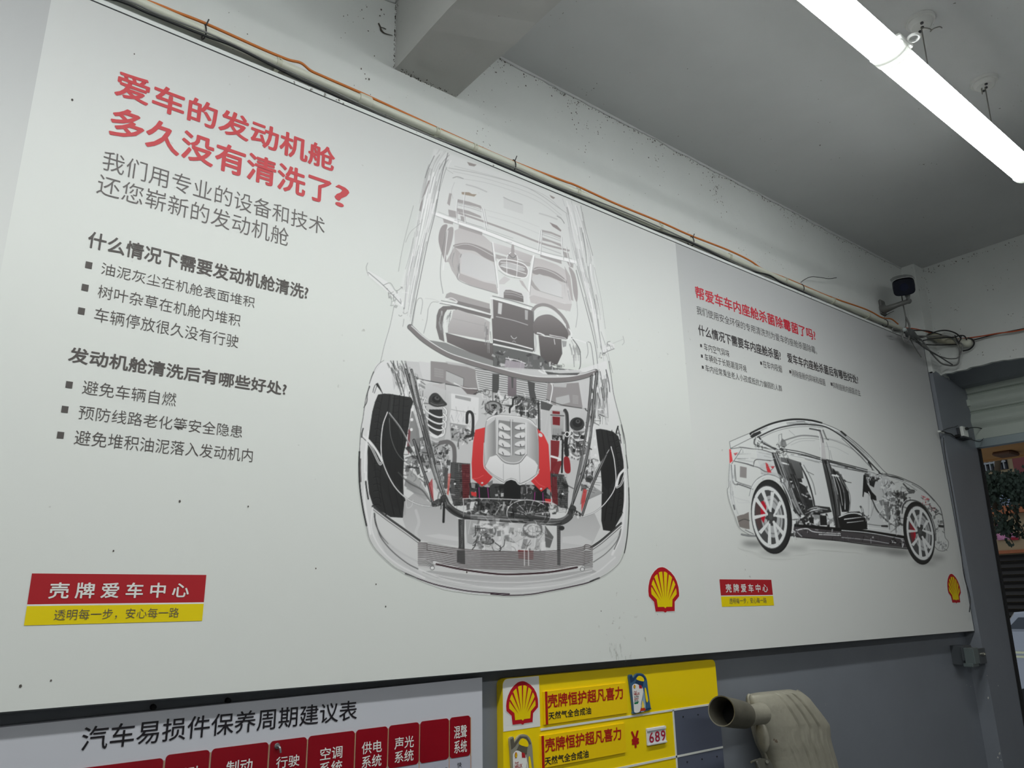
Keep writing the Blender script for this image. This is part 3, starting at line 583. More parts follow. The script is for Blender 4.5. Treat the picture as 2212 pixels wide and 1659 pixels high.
    s.rails('420 0 480 250 540 480 610 750 690 950', '500 0 540 250 590 480 650 750 715 950', 34, (1, 3.4), (40, 236), .85, 61, .4)
    s.ln('380 760 450 830 540 880 600 960', 3, 80, .7); s.pg('585 840 612 800 622 960 606 930', (170, 50, 55), .7); s.pg('730 765 738 770 722 920 714 900', (205, 90, 80), .8)
    s.tube('1735 80 1712 300 1690 520 1640 760 1548 1030', 6); s.tube('1700 100 1680 330 1650 560 1600 800 1560 1010', 4.4, 60, 215); s.tube('1800 640 1700 860 1636 1050', 5, 60, 190)
    s.rails('1690 60 1680 300 1650 520 1600 750 1545 1010', '1770 60 1740 300 1700 520 1660 750 1570 1040', 30, (1, 3.2), (40, 236), .85, 62, .4)
    s.pg('1645 870 1668 880 1655 960 1630 1030 1628 950', (200, 60, 60), .8)
    # front cross bar
    cb = '692 938 716 985 768 1030 850 1060 1000 1070 1200 1086 1400 1098 1490 1096 1546 1062 1570 1008'
    s.ln(cb, 15, 36); s.ln(cb, 12.5, 88); s.ln('700 948 724 982 772 1018 850 1046 1000 1056 1200 1072 1400 1086 1486 1082 1536 1050', 4, 200, .85); s.ln('720 1000 770 1040 850 1072 1000 1084 1200 1102 1400 1108 1490 1106', 3, 34, .95)
    s.rails('720 985 850 1050 1000 1060 1200 1076 1400 1090 1500 1080', '730 1010 850 1078 1000 1090 1200 1106 1400 1112 1500 1100', 44, (1, 4), (25, 235), .8, 63, .3)
    s.pg('606 968 640 945 700 935 712 975 640 992 612 994', 60); s.clutter('608 968 700 938 708 975 620 990', 18, (6, 16), (1, 3), [35, 220, 235, 90], 64); s.pg('1545 1008 1580 1010 1628 1040 1625 1062 1560 1040', 56); s.clutter('1548 1010 1620 1040 1600 1055', 14, (6, 14), (1, 3), [35, 220, 235], 65)
    s.ln('692 985 688 1098', 5, 40, 1, 0)
    # frame of the radiator
    s.ln('820 940 900 938 1100 942 1280 952 1420 966 1480 1000', 1.8, 210); s.ln('822 940 826 1000 824 1060', 2, 200); s.pg('840 950 1130 955 1120 1055 850 1045', 70, .9); s.clutter('845 955 1120 960 1115 1045 855 1038', 60, (8, 24), (1.4, 5), [30, 40, 232, 236, 120], 66)
    s.ell(1270, 1050, 150, 100, 6, 52, .9); s.ell(1270, 1046, 150, 98, 6, 215, .95, 0, 1.8); s.ell(1275, 1050, 110, 70, 6, 160, .8, 0, 1.2)
    for i in range(9):
        a = math.pi*(1+i/8); s.ln([1272+20*math.cos(a), 1050+12*math.sin(a), 1272+145*math.cos(a+.2), 1048+94*math.sin(a+.2)], 1.5, 205, .8, 0)
    s.clutter('1130 960 1480 980 1460 1060 1150 1050', 60, (6, 20), (1, 3), [25, 35, 60, 225], 67)
    s.ln(cb, 14, 50, .45)
    s.rails('850 1050 1000 1060 1200 1076 1400 1090 1500 1080', '850 1078 1000 1092 1200 1108 1400 1116 1500 1104', 30, (1, 3.6), (30, 225), .85, 68, .3)
    s.pg('838 1080 1390 1120 1384 1310 936 1308 900 1260 840 1250', 208, .95); s.pg('838 1085 930 1090 930 1270 850 1240', 170, .8); s.pg('1380 1120 1440 1200 1415 1275 1382 1270', 76, .8)
    s.ell(990, 1158, 54, 46, 5, 130, 1, 0, 4); s.ell(990, 1162, 46, 38, 5, 214); s.ell(990, 1160, 30, 22, 5, 150, .9, 0, 1); s.ell(988, 1228, 48, 26, 5, 76); s.ell(988, 1230, 34, 16, 5, 150); s.ell(1298, 1150, 62, 50, 5, 120, 1, 0, 5); s.ell(1298, 1148, 52, 40, 5, 205); s.ell(1298, 1146, 34, 24, 5, 120, .9, 0, 1.2)
    s.clutter('850 1085 1380 1120 1380 1300 940 1300', 170, (8, 34), (.7, 2), [90, 110, 150, 232, 236, 226], 69, .8); s.clutter('900 1090 960 1095 960 1290 900 1270', 26, (8, 22), (1, 3), [50, 80, 130], 70)
    s.ln('1040 1240 1080 1275 1060 1310', 2, 60); s.ln('1105 1220 1100 1260 1070 1280', 1.6, 80)
    s.clutter('1200 1280 1310 1290 1300 1360 1200 1350', 1, (3, 5), (1, 1), [90], 2)
    # posts
    s.pg('790 1078 832 1082 830 1180 836 1385 780 1376 792 1260', 62); s.rails('795 1085 800 1200 790 1370', '828 1085 824 1200 832 1370', 16, (1, 2.6), (30, 140), .8, 71, .5)
    for i in range(14): s.ell(814, 1095+i*13, 7, 5, 0, 120, .9, 0, .8)
    s.pg('1462 1118 1488 1120 1486 1396 1464 1394', 96)
    for i in range(20): s.ln([1466, 1130+i*13, 1484, 1128+i*13], .9, 50, .9, 0)
    s.ell(1494, 1140, 20, 16, 0, 50)
    # bonnet seams
    for t, d in (('206 992 300 1065 420 1150 524 1226', 1), ('1902 1108 1820 1180 1760 1230 1698 1272', -1)): s.ln(t, 5.4, 44); s.ln(t, 1.6, 120, .6); s.ln([float(v)+(0 if i % 2 == 0 else 13) for i, v in enumerate(t.split())], 2.6, WH); s.ln([float(v)+(0 if i % 2 == 0 else 20) for i, v in enumerate(t.split())], 1.6, 60, .8)
    s.gr('560 1500 300 1330 240 1200 215 1060 260 1180 330 1260 460 1360 520 1400', 200, 216, 0, .7)
    s.ln('216 1060 240 1150 268 1215 340 1300 440 1380 516 1420', 2.4, 60, .7); s.ln('1894 1160 1870 1230 1800 1310 1712 1372', 2, 90, .7); s.ln('230 1130 300 1230 400 1310 516 1372', 4, 200, .6); s.ln('1880 1190 1800 1270 1710 1320', 4, 200, .6)
    # grille
    s.pg('515 1236 600 1236 800 1280 1100 1308 1400 1306 1600 1280 1705 1274 1706 1418 1600 1420 1400 1446 1150 1462 900 1440 700 1400 516 1398', 186, .95)
    s.gr('940 1290 1384 1300 1380 1440 940 1430', 130, 172, 90, .6); s.pg('1196 1290 1302 1296 1302 1356 1200 1350', (128, 48, 48), .85)
    for i in range(12):
        y = 1242+i*12.4; k = 1-i/26
        s.ln([515, y, 570, y+2, 600, y+(4 if i > 3 else 14), 800, y+26*k+14, 1100, y+44*k+16, 1400, y+42*k+14, 1620, y+24*k+8, 1660, y+(12 if i < 3 else 22)*k, 1705, y+24], 2, (88, 80, 80), .92)
        s.ln([515, y+6, 600, y+8+(0 if i > 3 else 10), 800, y+26*k+20, 1100, y+44*k+22, 1400, y+42*k+20, 1620, y+24*k+14, 1705, y+30], 1.2, 222, .6)
    for x in (1240, 1268): s.ln([x, 1290, x+1, 1395], 2.2, 226, .8, 0)
    s.pg('780 1290 834 1290 836 1386 780 1376', 50, .7); s.pg('1464 1290 1487 1290 1486 1396 1465 1394', 70, .7)
    s.pg('515 1345 560 1350 640 1390 620 1420 517 1402', (198, 196, 196), .7); s.pg('1705 1365 1650 1390 1610 1400 1640 1420 1706 1420', (198, 196, 196), .7)
    for i in range(6): s.ln([517, 1352+i*8, 570, 1362+i*7, 620, 1392+i*3], 1, 110, .7); s.ln([1704, 1372+i*7, 1660, 1382+i*6, 1630, 1400+i*2], 1, 110, .7)
    s.ln('625 1375 700 1398 900 1436 1150 1456 1400 1440 1560 1412 1640 1408', 6, WH, .9); s.ln('640 1386 800 1420 1000 1448 1150 1456 1400 1442 1600 1408', 4, (62, 42, 46)); s.ell(612, 1410, 14, 13, 0, WH); s.ell(612, 1412, 14, 13, 0, 90, 1, 0, 1.2); s.ell(1636, 1420, 14, 14, 0, 225); s.ell(1636, 1421, 14, 14, 0, 80, 1, 0, 1.2)
    # bumper bands
    s.gr('600 1430 900 1460 1150 1474 1400 1462 1700 1420 1740 1440 1500 1500 1150 1540 850 1530 640 1480 540 1440', 172, 196, 90, .8)
    for t, w, g, a in (('520 1420 700 1490 950 1540 1200 1552 1500 1520 1720 1450 1860 1340', 3, 232, .8), ('380 1360 560 1470 800 1540 1100 1572 1400 1556 1650 1500', 4, 198, .6), ('560 1440 800 1490 1100 1512 1400 1496 1700 1430', 2.4, 226, .8),
                       ('205 1000 196 1140 260 1280 380 1390 560 1480', 3, 234, .9), ('160 760 150 950 190 1180', 4, 236, .9), ('1925 760 1926 960 1900 1180 1840 1320', 5, 236, .8), ('176 480 156 620 150 760', 4, 236, .8)): s.ln(t, w, g, a)
    for y in range(5): s.ln([640, 1448+y*13, 900, 1480+y*13, 1150, 1492+y*13, 1400, 1480+y*13, 1690, 1440+y*11], 1, 180+(y % 2)*30, .5)
    # outer outline
    s.fr(760, 780, 6.38)
    s.ln('440 -10 360 50 300 150 240 320', 1.2, 130, .8); s.ln('300 150 270 220 240 310', 2.4, 60, .9, w2=1); s.ln('246 350 215 440 205 560 165 640', 2, 60, .9); s.ln('240 340 190 520 150 800 130 900 112 1100 102 1300', 1.3, 60)
    s.ln('104 1250 98 1450 106 1700 130 1900 160 2080 200 2270', 3.6, 38); s.ln('118 1350 116 1500 124 1660', 3, (90, 84, 84), .8); s.ln('200 2270 240 2450 330 2600 470 2740 600 2850 760 2930', 1.3, 110)
    s.ln('740 2930 820 2960 960 3020', 4, 66, .95, w2=2); s.ln('900 2995 1150 3080 1430 3140 1700 3180 2169 3210', 2.6, (52, 34, 46))
    s.ln('320 330 300 380 290 430', 1.6, 80); s.ln('340 320 375 370 420 440', 4, 44, w2=1.5); s.ln('190 1660 200 1750 225 1900', 3.4, 48, .95); s.ln('310 2100 330 2250 400 2400 500 2520', 3.4, 70, .9, w2=1)
    s.fr(1060, 1030, 6.38)
    s.ln('0 1618 270 1635 560 1618 800 1575 1080 1520 1300 1470 1420 1428', 2.6, (52, 34, 46)); s.ln('1370 1445 1440 1415 1496 1394', 3.6, 56, .9); s.ln('1490 1400 1640 1310 1770 1190 1840 1050', 1.2, 130)
    s.ln('1840 1050 1868 900 1890 700 1905 400 1900 150', 2.4, 46); s.ln('1900 150 1890 0 1878 -160 1862 -300', 1.3, 80); s.ln('1792 720 1780 800 1760 860 1700 1000', 2, 90, .8)
    s.fr(1080, 780, 6.38)
    s.ln('1762 1480 1740 1300 1720 1080 1680 900', 1.4, 70); s.ln('1672 880 1700 1040 1712 1140', 3, 66, .8, w2=1); s.ln('1680 900 1610 640 1560 430 1530 200 1500 0', 1.2, 100); s.ln('1625 900 1610 950 1600 990', 3, 44)
    s.rails('1310 200 1340 400 1400 640 1480 900', '1480 200 1510 400 1500 640 1500 940', 30, (1, 3), (60, 236), .8, 81, .5); s.ln('1460 120 1500 300 1510 420', 2, 80, .8)
    return s

def car_side():
    s = Paint(1565, 895, 2062, 1240)
    WH = 236; RD = (176, 34, 48)
    s.fr(1500, 860, 3.457)
    # shadows on the ground (part of the print)
    for x, y, rx, ry, a in ((440, 1088, 90, 22, .75), (600, 1156, 120, 9, .85), (760, 1120, 90, 16, .45), (1120, 1100, 330, 16, .35), (1440, 1135, 170, 22, .6), (1720, 1232, 90, 9, .85), (1810, 1190, 60, 22, .5), (1530, 1160, 100, 20, .55)): s.ell(x, y, rx, ry, 4, 70, a, 5)
    # body glass
    s.pg('262 330 430 255 680 165 880 165 1120 265 1320 440 1440 565 1680 660 1840 830 1870 990 1890 1100 1800 1120 1580 1090 1080 1060 760 1040 440 1030 300 880 245 690 258 480', 214, .4)
    s.gr('640 480 960 470 1300 560 1300 980 1100 980 740 960 700 700', 196, 212, 90, .5); s.gr('1290 560 1450 600 1560 900 1540 1040 1300 1010', 178, 200, 70, .6)
    # trunk panels
    s.pg('460 380 590 400 640 520 620 560 500 560 470 460', 196, .7); s.pg('340 508 390 518 388 598 338 590', (140, 134, 132)); s.pg('490 500 520 480 545 560 510 620 495 590', 186, .6)
    for t, w, g, a in (('262 330 268 376', 1.2, 90, 1), ('262 326 340 292 430 255', 1.2, 80, 1), ('268 376 330 345 430 295', 1.6, 100, .8), ('270 378 350 370 420 378 500 385 580 410 640 430', 1.4, 60, 1), ('330 362 400 372 470 384', 1, 110, .8),
        ('300 470 380 488 440 508', 3, 80, .9), ('290 465 380 482 440 500', 1, WH, .9), ('440 508 448 470 470 458 520 462 570 468', 1.6, 60, 1), ('440 508 480 520 520 545 560 555', 1.5, 60, 1), ('262 490 256 600 256 660 245 690 262 780 300 880 330 962 380 1004 440 1032', 1.1, 100, 1),
        ('275 500 282 580 292 636 320 648', 2.4, 110, .9), ('284 500 292 580 302 626 430 668', 2, WH, 1), ('300 500 308 600 320 626 420 660', 2, 80, .8), ('320 640 380 660 432 680', 3, 70, .8), ('300 500 296 600', 1, 120, .8), ('258 700 300 740 360 760 410 770', 1, 180, .8), ('318 760 330 780 420 780', 1, 190, .8),
        ('500 560 540 580 600 575', 2, 150, .7), ('440 640 480 600 540 578 600 580', 1.4, 140, .8), ('430 670 440 640 470 610', 2, 226, .9), ('560 470 600 460', 1, 90, .8), ('545 565 590 520', 1, 60, 1), ('278 490 320 430 350 380', 1.1, 60, 1), ('360 385 362 410', 1.2, 130, .7)): s.ln(t, w, g, a)
    s.pg('259 380 272 384 286 470 262 488', (214, 64, 68)); s.pg('290 412 324 406 306 430', (214, 64, 68)); s.pg('530 480 546 490 576 558 548 562 535 520', (196, 54, 60)); s.pg('566 510 600 508 584 528', (196, 54, 60))
    s.pg('314 884 345 872 368 868 405 850 412 980 380 975 336 962', (124, 116, 112), 1); s.ln('330 920 370 905 410 915', 2, 60, .7); s.ln('292 800 300 830', 3, 60, .9); s.ln('380 985 420 1005 440 1015', 2, 90, .8); s.ln('352 1018 400 1028 460 1030', 4, 120); s.pg('355 1012 460 1024 460 1036 360 1028', 130)
    # far windows and interior lines
    for t, w, g, a in (('660 320 720 300 800 280 900 285 960 300', 3, 110, .8), ('690 350 760 310 860 300 950 310', 1, 130, .7), ('720 350 800 320 900 318', 1, 150, .6), ('950 300 1050 320 1160 370 1240 430 1280 480', 1.4, 120, .8), ('1000 300 1100 330 1200 400 1270 470', 1, 150, .7),
        ('960 360 1050 370 1150 420', .9, 160, .6), ('630 275 632 345', 1, 100, .8), ('650 268 655 350', 1.6, 110, .8), ('630 275 652 266', 1, 110, .8), ('705 240 750 280', .8, 130, .7), ('1165 365 1180 380 1230 430', 1.6, 150, .6)): s.ln(t, w, g, a)
    s.pg('640 330 655 300 680 320 690 355 670 372 640 360', 90, .7)
    # roof bands
    s.rails('430 262 560 200 680 168 780 160 880 170 1000 205 1120 270 1220 350 1320 445 1410 545', '470 300 600 240 720 208 860 204 980 222 1100 292 1200 380 1290 470 1370 550', 34, (.8, 2.2), (50, 170), .8, 3, .4)
    s.rails('430 262 560 200 680 168 780 160 880 170 1000 205 1120 270 1220 350 1320 445 1410 545', '470 300 600 240 720 208 860 204 980 222 1100 292 1200 380 1290 470 1370 550', 18, (1, 3), (226, 240), .8, 4, .4)
    s.ln('418 270 430 256 560 196 680 165 780 158 880 168 950 186', 4, 34); s.ln('440 262 560 208 680 176 780 168 880 178 1000 205', 1, WH, .9); s.ln('950 186 1050 225 1120 268 1220 345 1320 440 1400 530 1440 566', 1.3, 80)
    s.ln('470 292 600 232 720 204 800 196 860 198 980 216 1100 286 1200 372 1300 470 1380 552', 2.8, 48); s.ln('480 305 600 250 720 220 860 212 960 222', 1.2, 120, .9); s.ln('1100 300 1200 395 1290 490 1340 540', 1.4, 90, .9); s.ln('1095 250 1110 262 1130 278', 4, 40); s.ln('1300 480 1318 510 1330 540', 4, 50, w2=1)
    # rear pillar bend and belt line
    s.pg('415 285 440 262 490 245 500 262 430 300', 48); s.rails('470 260 500 310 560 350 620 378', '490 300 540 350 600 385 640 400', 18, (1, 2.6), (40, 236), .9, 5, .7); s.ln('448 310 450 345 500 365 600 385', 3.4, 60, .8); s.ln('480 290 520 340 600 375 660 385', 2.8, 44); s.ln('476 302 520 355 600 392', 1.4, WH)
    s.clutter('450 300 520 320 520 370 460 360', 20, (4, 10), (1, 2.6), [45, 80, 232], 6); s.clutter('610 330 690 370 700 420 610 410', 26, (4, 12), (1, 2.6), [40, 60, 232, 120], 7)
    s.rails('640 380 800 410 960 455 1120 500 1290 540 1420 575', '640 430 800 450 960 490 1120 525 1290 560 1420 590', 44, (.8, 2.6), (36, 130), .9, 8, .4); s.rails('640 380 800 410 960 455 1120 500 1290 540 1420 575', '640 430 800 450 960 490 1120 525 1290 560 1420 590', 20, (1, 2.4), (226, 240), .9, 9, .4)
    s.ln('640 376 800 404 960 452 1130 494 1290 536', 2, 50); s.ln('650 392 800 420 960 466 1130 508 1290 552', 2, 44)
    # B pillar upper
    s.pg('905 225 945 235 965 300 985 460 955 465 935 380 945 330', (188, 184, 184), .8); s.ln('914 225 940 330 945 460', 1.6, WH); s.ln('960 240 985 300 1000 310', 3, 70, .7); s.ln('860 228 905 236 940 245', 3, 50, .9); s.ln('935 240 955 300 960 330', 2.4, 70, .8); s.ln('985 330 1005 400 1010 460', 1, 130, .8); s.ln('1012 390 1030 470', 1, 140, .7)
    # rear door frame, rear seat
    s.gr('640 440 700 450 795 480 815 600 700 600 655 520', 100, 70, 90, .95); s.pg('670 600 800 600 806 630 690 616', 44); s.ln('640 480 680 490 710 498', 4, WH, .9, w2=2)
    s.pg('690 640 760 615 830 660 880 760 890 830 820 880 780 830 720 740', 46); s.clutter('700 640 850 660 880 820 780 820', 26, (6, 16), (1.4, 4), [28, 200, 225, 60], 10)
    s.pg('575 405 622 408 640 470 700 610 760 780 850 930 960 965 940 985 830 965 730 830 650 640 600 500', 52); s.rails('585 410 630 520 700 700 780 860 880 960', '630 420 680 540 740 700 820 870 940 965', 30, (1, 3.6), (26, 236), .85, 11, .5); s.ln('720 570 750 650 800 760 800 840', 3.4, 40, w2=1); s.ln('735 580 760 650 790 740', 1.2, 225)
    s.ln('790 490 840 600 880 720 895 800', 3.6, 60); s.ln('800 500 860 620 898 760', 1.6, WH); s.ln('815 500 880 620 905 720', 1.6, 100, .8)
    s.pg('820 835 900 802 1010 815 1025 850 960 862 880 872 830 880', 50); s.rails('820 850 900 815 1010 830', '830 880 900 860 1020 858', 12, (1, 3), (225, 240), .9, 12, .6)
    s.clutter('760 860 1050 860 1060 950 780 940', 70, (8, 26), (1.4, 5), [24, 34, 50, 210, 232], 13); s.pg('880 870 1050 880 1050 945 900 945', 214, .55); s.pg('935 875 985 878 990 950 940 950', 36); s.pg('850 890 890 890 890 940 860 930', 34)
    # B pillar and front seat
    s.pg('948 455 1000 462 1040 560 1085 760 1100 975 1052 965 1000 700', 62); s.rails('955 470 1000 620 1030 800 1060 960', '1000 470 1045 600 1080 780 1095 960', 22, (1, 3.4), (30, 230), .85, 14, .5); s.ln('975 470 1020 640 1050 820 1064 960', 3, 30)
    s.pg('1028 520 1056 545 1110 640 1150 700 1160 780 1152 850 1100 850 1080 740 1050 620', 36); s.ln('1060 570 1100 650 1122 740 1124 830', 2, 214, .9); s.ln('1050 580 1085 680 1105 800', 1.4, 190, .9); s.ln('1040 530 1100 600 1150 690 1165 760 1158 840', 1.3, 110); s.ln('1030 575 1070 582 1108 584', 3.4, WH)
    s.pg('1070 890 1150 850 1230 846 1285 880 1292 980 1200 985 1090 976', 32); s.ln('1080 888 1150 862 1220 862 1280 892', 2.4, 224); s.ln('1120 905 1200 895 1260 888', 2.4, 210, w2=1); s.ln('1140 930 1200 924 1262 916', 1.8, 200, w2=1); s.ln('1240 810 1252 830 1262 880', 4, 90); s.ln('1250 820 1256 850', 2, 215); s.clutter('1230 850 1300 860 1300 900 1240 890', 14, (4, 12), (1, 2.6), [30, 225], 15)
    # dash and column
    s.pg('1262 572 1278 575 1290 640 1325 700 1356 732 1360 765 1320 760 1300 715 1268 700 1262 740 1254 735', 34); s.pg('1306 585 1390 600 1350 625 1340 668 1308 650 1300 610', 40); s.clutter('1270 560 1400 570 1400 610 1300 620', 24, (5, 14), (1, 3), [34, 60, 230], 16)
    s.ln('1300 700 1312 740 1310 860 1298 890', 1.6, 226); s.ln('1330 760 1360 830 1400 880 1465 940', 4, 84); s.ln('1336 760 1368 830 1410 880 1468 934', 1.3, 226); s.ln('1290 940 1380 952 1440 950', 2, 130); s.ln('1400 955 1440 958', 4, 50); s.ln('1290 965 1450 985', 1.4, 226); s.ln('1320 880 1340 800', 1, 120, .7)
    s.rails('1375 600 1400 700 1440 860 1470 1010', '1480 620 1480 760 1500 900 1530 1020', 30, (.8, 2.4), (110, 190), .8, 17, .6); s.rails('1375 600 1400 700 1440 860 1470 1010', '1480 620 1480 760 1500 900 1530 1020', 14, (1, 3), (226, 238), .8, 18, .6)
    s.ln('1120 612 1140 625 1170 632', 1.4, 80); s.ln('1118 612 1128 622', 3, 60); s.ln('835 545 890 572', 1.2, 90)
    # sill
    s.pg('745 945 880 955 1080 985 1300 1000 1580 1045 1600 1120 1300 1090 1080 1062 760 1040 735 1000', (72, 68, 70)); s.pg('745 940 880 950 1080 968 1300 986 1580 1030 1580 1052 1300 1014 1080 995 880 972 745 960', 28)
    s.ln('760 985 840 975 900 1000 1090 1012', 2.8, 224, .9, w2=1.4); s.ln('930 1018 1090 1025', 1.8, 226, .9); s.ln('1100 988 1300 1006 1560 1052', 1.8, 220, .9); s.ln('1100 1040 1300 1060 1450 1085', 1.4, 200, .8); s.ln('760 1036 900 1050 1080 1066 1300 1095 1590 1125', 2.4, 40)
    s.clutter('1450 1040 1590 1060 1590 1105 1450 1080', 30, (3, 8), (1, 3), [28, 40, 226], 19); s.clutter('750 960 1450 1030 1450 1070 760 1020', 46, (4, 11), (.8, 2), [30, 110, 225, 50], 20, .7)
    s.clutter('720 900 780 900 780 1060 730 1060', 20, (5, 16), (1, 3), [34, 60, 226], 21)
    # bonnet and engine bay
    s.ln('1420 565 1480 575 1560 602 1680 660 1760 730 1820 800 1840 835 1858 920 1866 990', 1.6, 60); s.ln('1400 560 1480 590 1600 630 1720 700 1790 770', 1.6, 110, .9); s.ln('1380 560 1420 580 1500 590 1560 612', 4, 40, w2=2); s.ln('1320 545 1400 575 1500 600 1620 640', 1.5, WH); s.ln('1440 582 1560 625 1660 690', 1, 120)
    s.clutter('1440 620 1560 640 1640 720 1620 780 1540 800 1530 1000 1450 980 1430 800', 110, (6, 24), (.8, 2.4), [60, 90, 120, 160, 230, 236], 22); s.clutter('1490 700 1580 700 1600 760 1540 830 1530 960 1500 940', 70, (6, 18), (1.2, 4), [26, 36, 50, 80], 23)
    s.ln('1560 640 1600 680 1640 690', 3, 60, .9); s.pg('1590 690 1650 694 1640 712 1600 712', 60, .8)
    s.clutter('1690 720 1750 745 1790 800 1780 850 1730 830 1690 780', 44, (3, 10), (1, 2.8), [(176, 60, 70), (190, 80, 90), 60, 226, (150, 40, 50)], 24); s.clutter('1750 800 1830 840 1845 870 1790 870', 26, (3, 9), (.8, 2.4), [34, 60, 120], 25); s.pg('1650 775 1690 780 1700 800 1660 792', (170, 36, 48), .9)
    s.clutter('1780 880 1850 900 1860 1000 1800 1080', 34, (4, 12), (.8, 2.2), [90, 120, 232, 70], 26); s.clutter('1800 1060 1885 1070 1880 1120 1825 1128', 44, (3, 9), (.8, 2), [80, 120, 232, 160], 27); s.pg('1820 945 1862 950 1860 968 1822 964', 50); s.ln('1866 990 1872 1040 1896 1075 1890 1120 1860 1142 1820 1135 1795 1110', 1.1, 90)
    s.ln('1755 860 1790 960 1800 1060', 4, 90, .8); s.ln('1745 850 1785 960 1792 1070', 2, 226)
    s.rails('655 420 700 540 760 700 830 860', '700 430 760 560 820 720 880 900', 26, (1.2, 4), (24, 90), .8, 30, .5)
    s.rails('1040 540 1090 640 1110 760 1110 860', '1110 560 1150 680 1165 780 1160 850', 18, (1.2, 3.4), (24, 80), .8, 31, .5)
    s.rails('270 390 400 385 520 400 640 440', '290 470 400 500 520 540 600 560', 22, (.8, 2), (90, 236), .7, 32, .4); s.rails('262 500 262 620 270 780 330 950', '300 500 300 620 330 780 400 960', 16, (.8, 2), (120, 236), .6, 33, .5)
    s.gr('500 590 560 570 640 600 700 700 700 620 620 560 520 550', 176, 206, 60, .7); s.ln('415 720 440 650 490 600 560 580 640 620 700 720 735 830', 3, 226, .8); s.ln('408 730 432 650 484 592 560 570 650 612 712 720', 1.2, 100, .8)
    s.ln('1550 860 1560 800 1600 765 1660 770 1720 810 1770 880', 3, 60, .8); s.ln('1540 880 1550 800 1596 752 1664 758', 1.4, 225, .9)
    s.clutter('1380 600 1440 640 1450 960 1400 900', 40, (6, 22), (.8, 2), [80, 120, 236, 236, 150], 34); s.clutter('500 560 640 580 700 640 640 640 520 590', 14, (5, 14), (1, 2), [60, 120, 236], 35)
    # wheels
    for fr, tc, rc, hub, arms, k, red in (
        ((1560, 1050, 8.508), (905, 565, 372, 690, -7), (868, 572, 318, 572, -7), (888, 560), (((885, 470), (735, 70), (925, 110)), ((950, 540), (1075, 290), (1170, 570)), ((945, 660), (1130, 880), (1025, 1070)), ((868, 650), (868, 1075), (690, 860)), ((830, 520), (605, 215), (580, 580))), 1, '715 285 760 272 810 370 800 520 760 682 712 600 698 470'),
        ((1800, 1060, 7.9), (1462, 725, 262, 545, -9), (1480, 725, 224, 462, -9), (1478, 700), (((1465, 610), (1345, 310), (1500, 330)), ((1515, 670), (1610, 510), (1700, 740)), ((1520, 790), (1660, 980), (1610, 1130)), ((1460, 790), (1490, 1130), (1350, 930)), ((1425, 690), (1275, 440), (1265, 690))), .78, '1300 545 1350 575 1410 690 1400 800 1350 880 1310 700')):
        s.fr(*fr)
        s.ell(*tc, 34); s.ell(tc[0]-10*k, tc[1], tc[2]*.93, tc[3]*.96, tc[4], 44); s.ell(rc[0], rc[1], rc[2]*1.03, rc[3]*1.03, rc[4], 90); s.ell(*rc, 232)
        s.ell(rc[0], rc[1], rc[2]*.86, rc[3]*.88, rc[4], 74); s.ell(rc[0]+40*k, rc[1]-10, rc[2]*.62, rc[3]*.68, rc[4], 172); s.ell(rc[0]+40*k, rc[1]-10, rc[2]*.5, rc[3]*.55, rc[4], 120, .8, 0, 3*k); s.ell(rc[0]+40*k, rc[1]-10, rc[2]*.3, rc[3]*.3, rc[4], 60)
        s.pg(red, (178, 26, 44)); s.pg([rc[0]-rc[2]*.8, rc[1]-rc[3]*.5, rc[0]-rc[2]*.55, rc[1]-rc[3]*.5, rc[0]-rc[2]*.45, rc[1]+.3*rc[3], rc[0]-rc[2]*.6, rc[1]+.4*rc[3], rc[0]-rc[2]*.8, rc[1]+.1*rc[3]], (86, 58, 58), .6)
        for ap, a1, a2 in arms:
            for e in (a1, a2):
                s.ln([*ap, *e], 4.6*k, 120, .9, 0, w2=4.6*k)
                d = np.array(e, float)-ap; nn = np.array([-d[1], d[0]])/np.hypot(*d); w0, w1 = 15*k, 34*k; A = np.array(ap, float); E = np.array(e, float)
                s.pg(np.concatenate([A+nn*w0, E+nn*w1, E-nn*w1, A-nn*w0]), 234)
            s.ell(ap[0], ap[1], 22*k, 24*k, 0, 234)
            h = np.array(hub, float); m = (np.array(a1, float)+a2)/2-h; m = m/np.hypot(*m)
            s.ln([*hub, *(h+m*0)], 6*k, 60, 1, 0)
        s.ell(hub[0], hub[1], 52*k, 84*k, rc[4], 66)
        for ap, a1, a2 in arms:
            pass
        for i in range(5):
            t = math.radians(-50+72*i); s.ln([*hub, hub[0]+math.cos(t)*80*k, hub[1]+math.sin(t)*110*k], 5.4*k, 66, 1, 0)
        s.ell(hub[0], hub[1], 36*k, 60*k, rc[4], 84)
        s.ell(rc[0], rc[1], rc[2]*.93, rc[3]*.94, rc[4], 226, 1, 0, 4*k)
    return s

# ------------------------------------------------------------------ palette
white_plaster = mat('white_plaster', (214, 216, 214), .9, noise=.05, nscale=2.2, bump=.25, bscale=14, dirt=(70, 1.02, (120, 118, 112)))
ceiling_plaster = mat('ceiling_plaster', (205, 206, 206), .92, noise=.05, nscale=1.6, bump=.2, bscale=9, dirt=(60, 1.04, (110, 106, 100)))
beam_plaster = mat('beam_plaster', (196, 196, 193), .92, noise=.04, nscale=3, bump=.25, bscale=12, dirt=(60, 1.04, (90, 84, 78)))
grey_paint = mat('grey_wall_paint', (126, 130, 138), .48, noise=.06, nscale=3, bump=.12, bscale=8, dirt=(90, 1.05, (150, 152, 152)))
mould = mat('mould_specks', (78, 72, 66), .95)
pvc = mat('cream_pvc', (206, 206, 192), .35, noise=.04, nscale=20)
pvc_dark = mat('aged_pvc', (176, 172, 152), .5, noise=.1, nscale=14)
black_rub = mat('black_rubber', (26, 26, 28), .5)
grey_rub = mat('grey_cable_sheath', (120, 120, 118), .5)
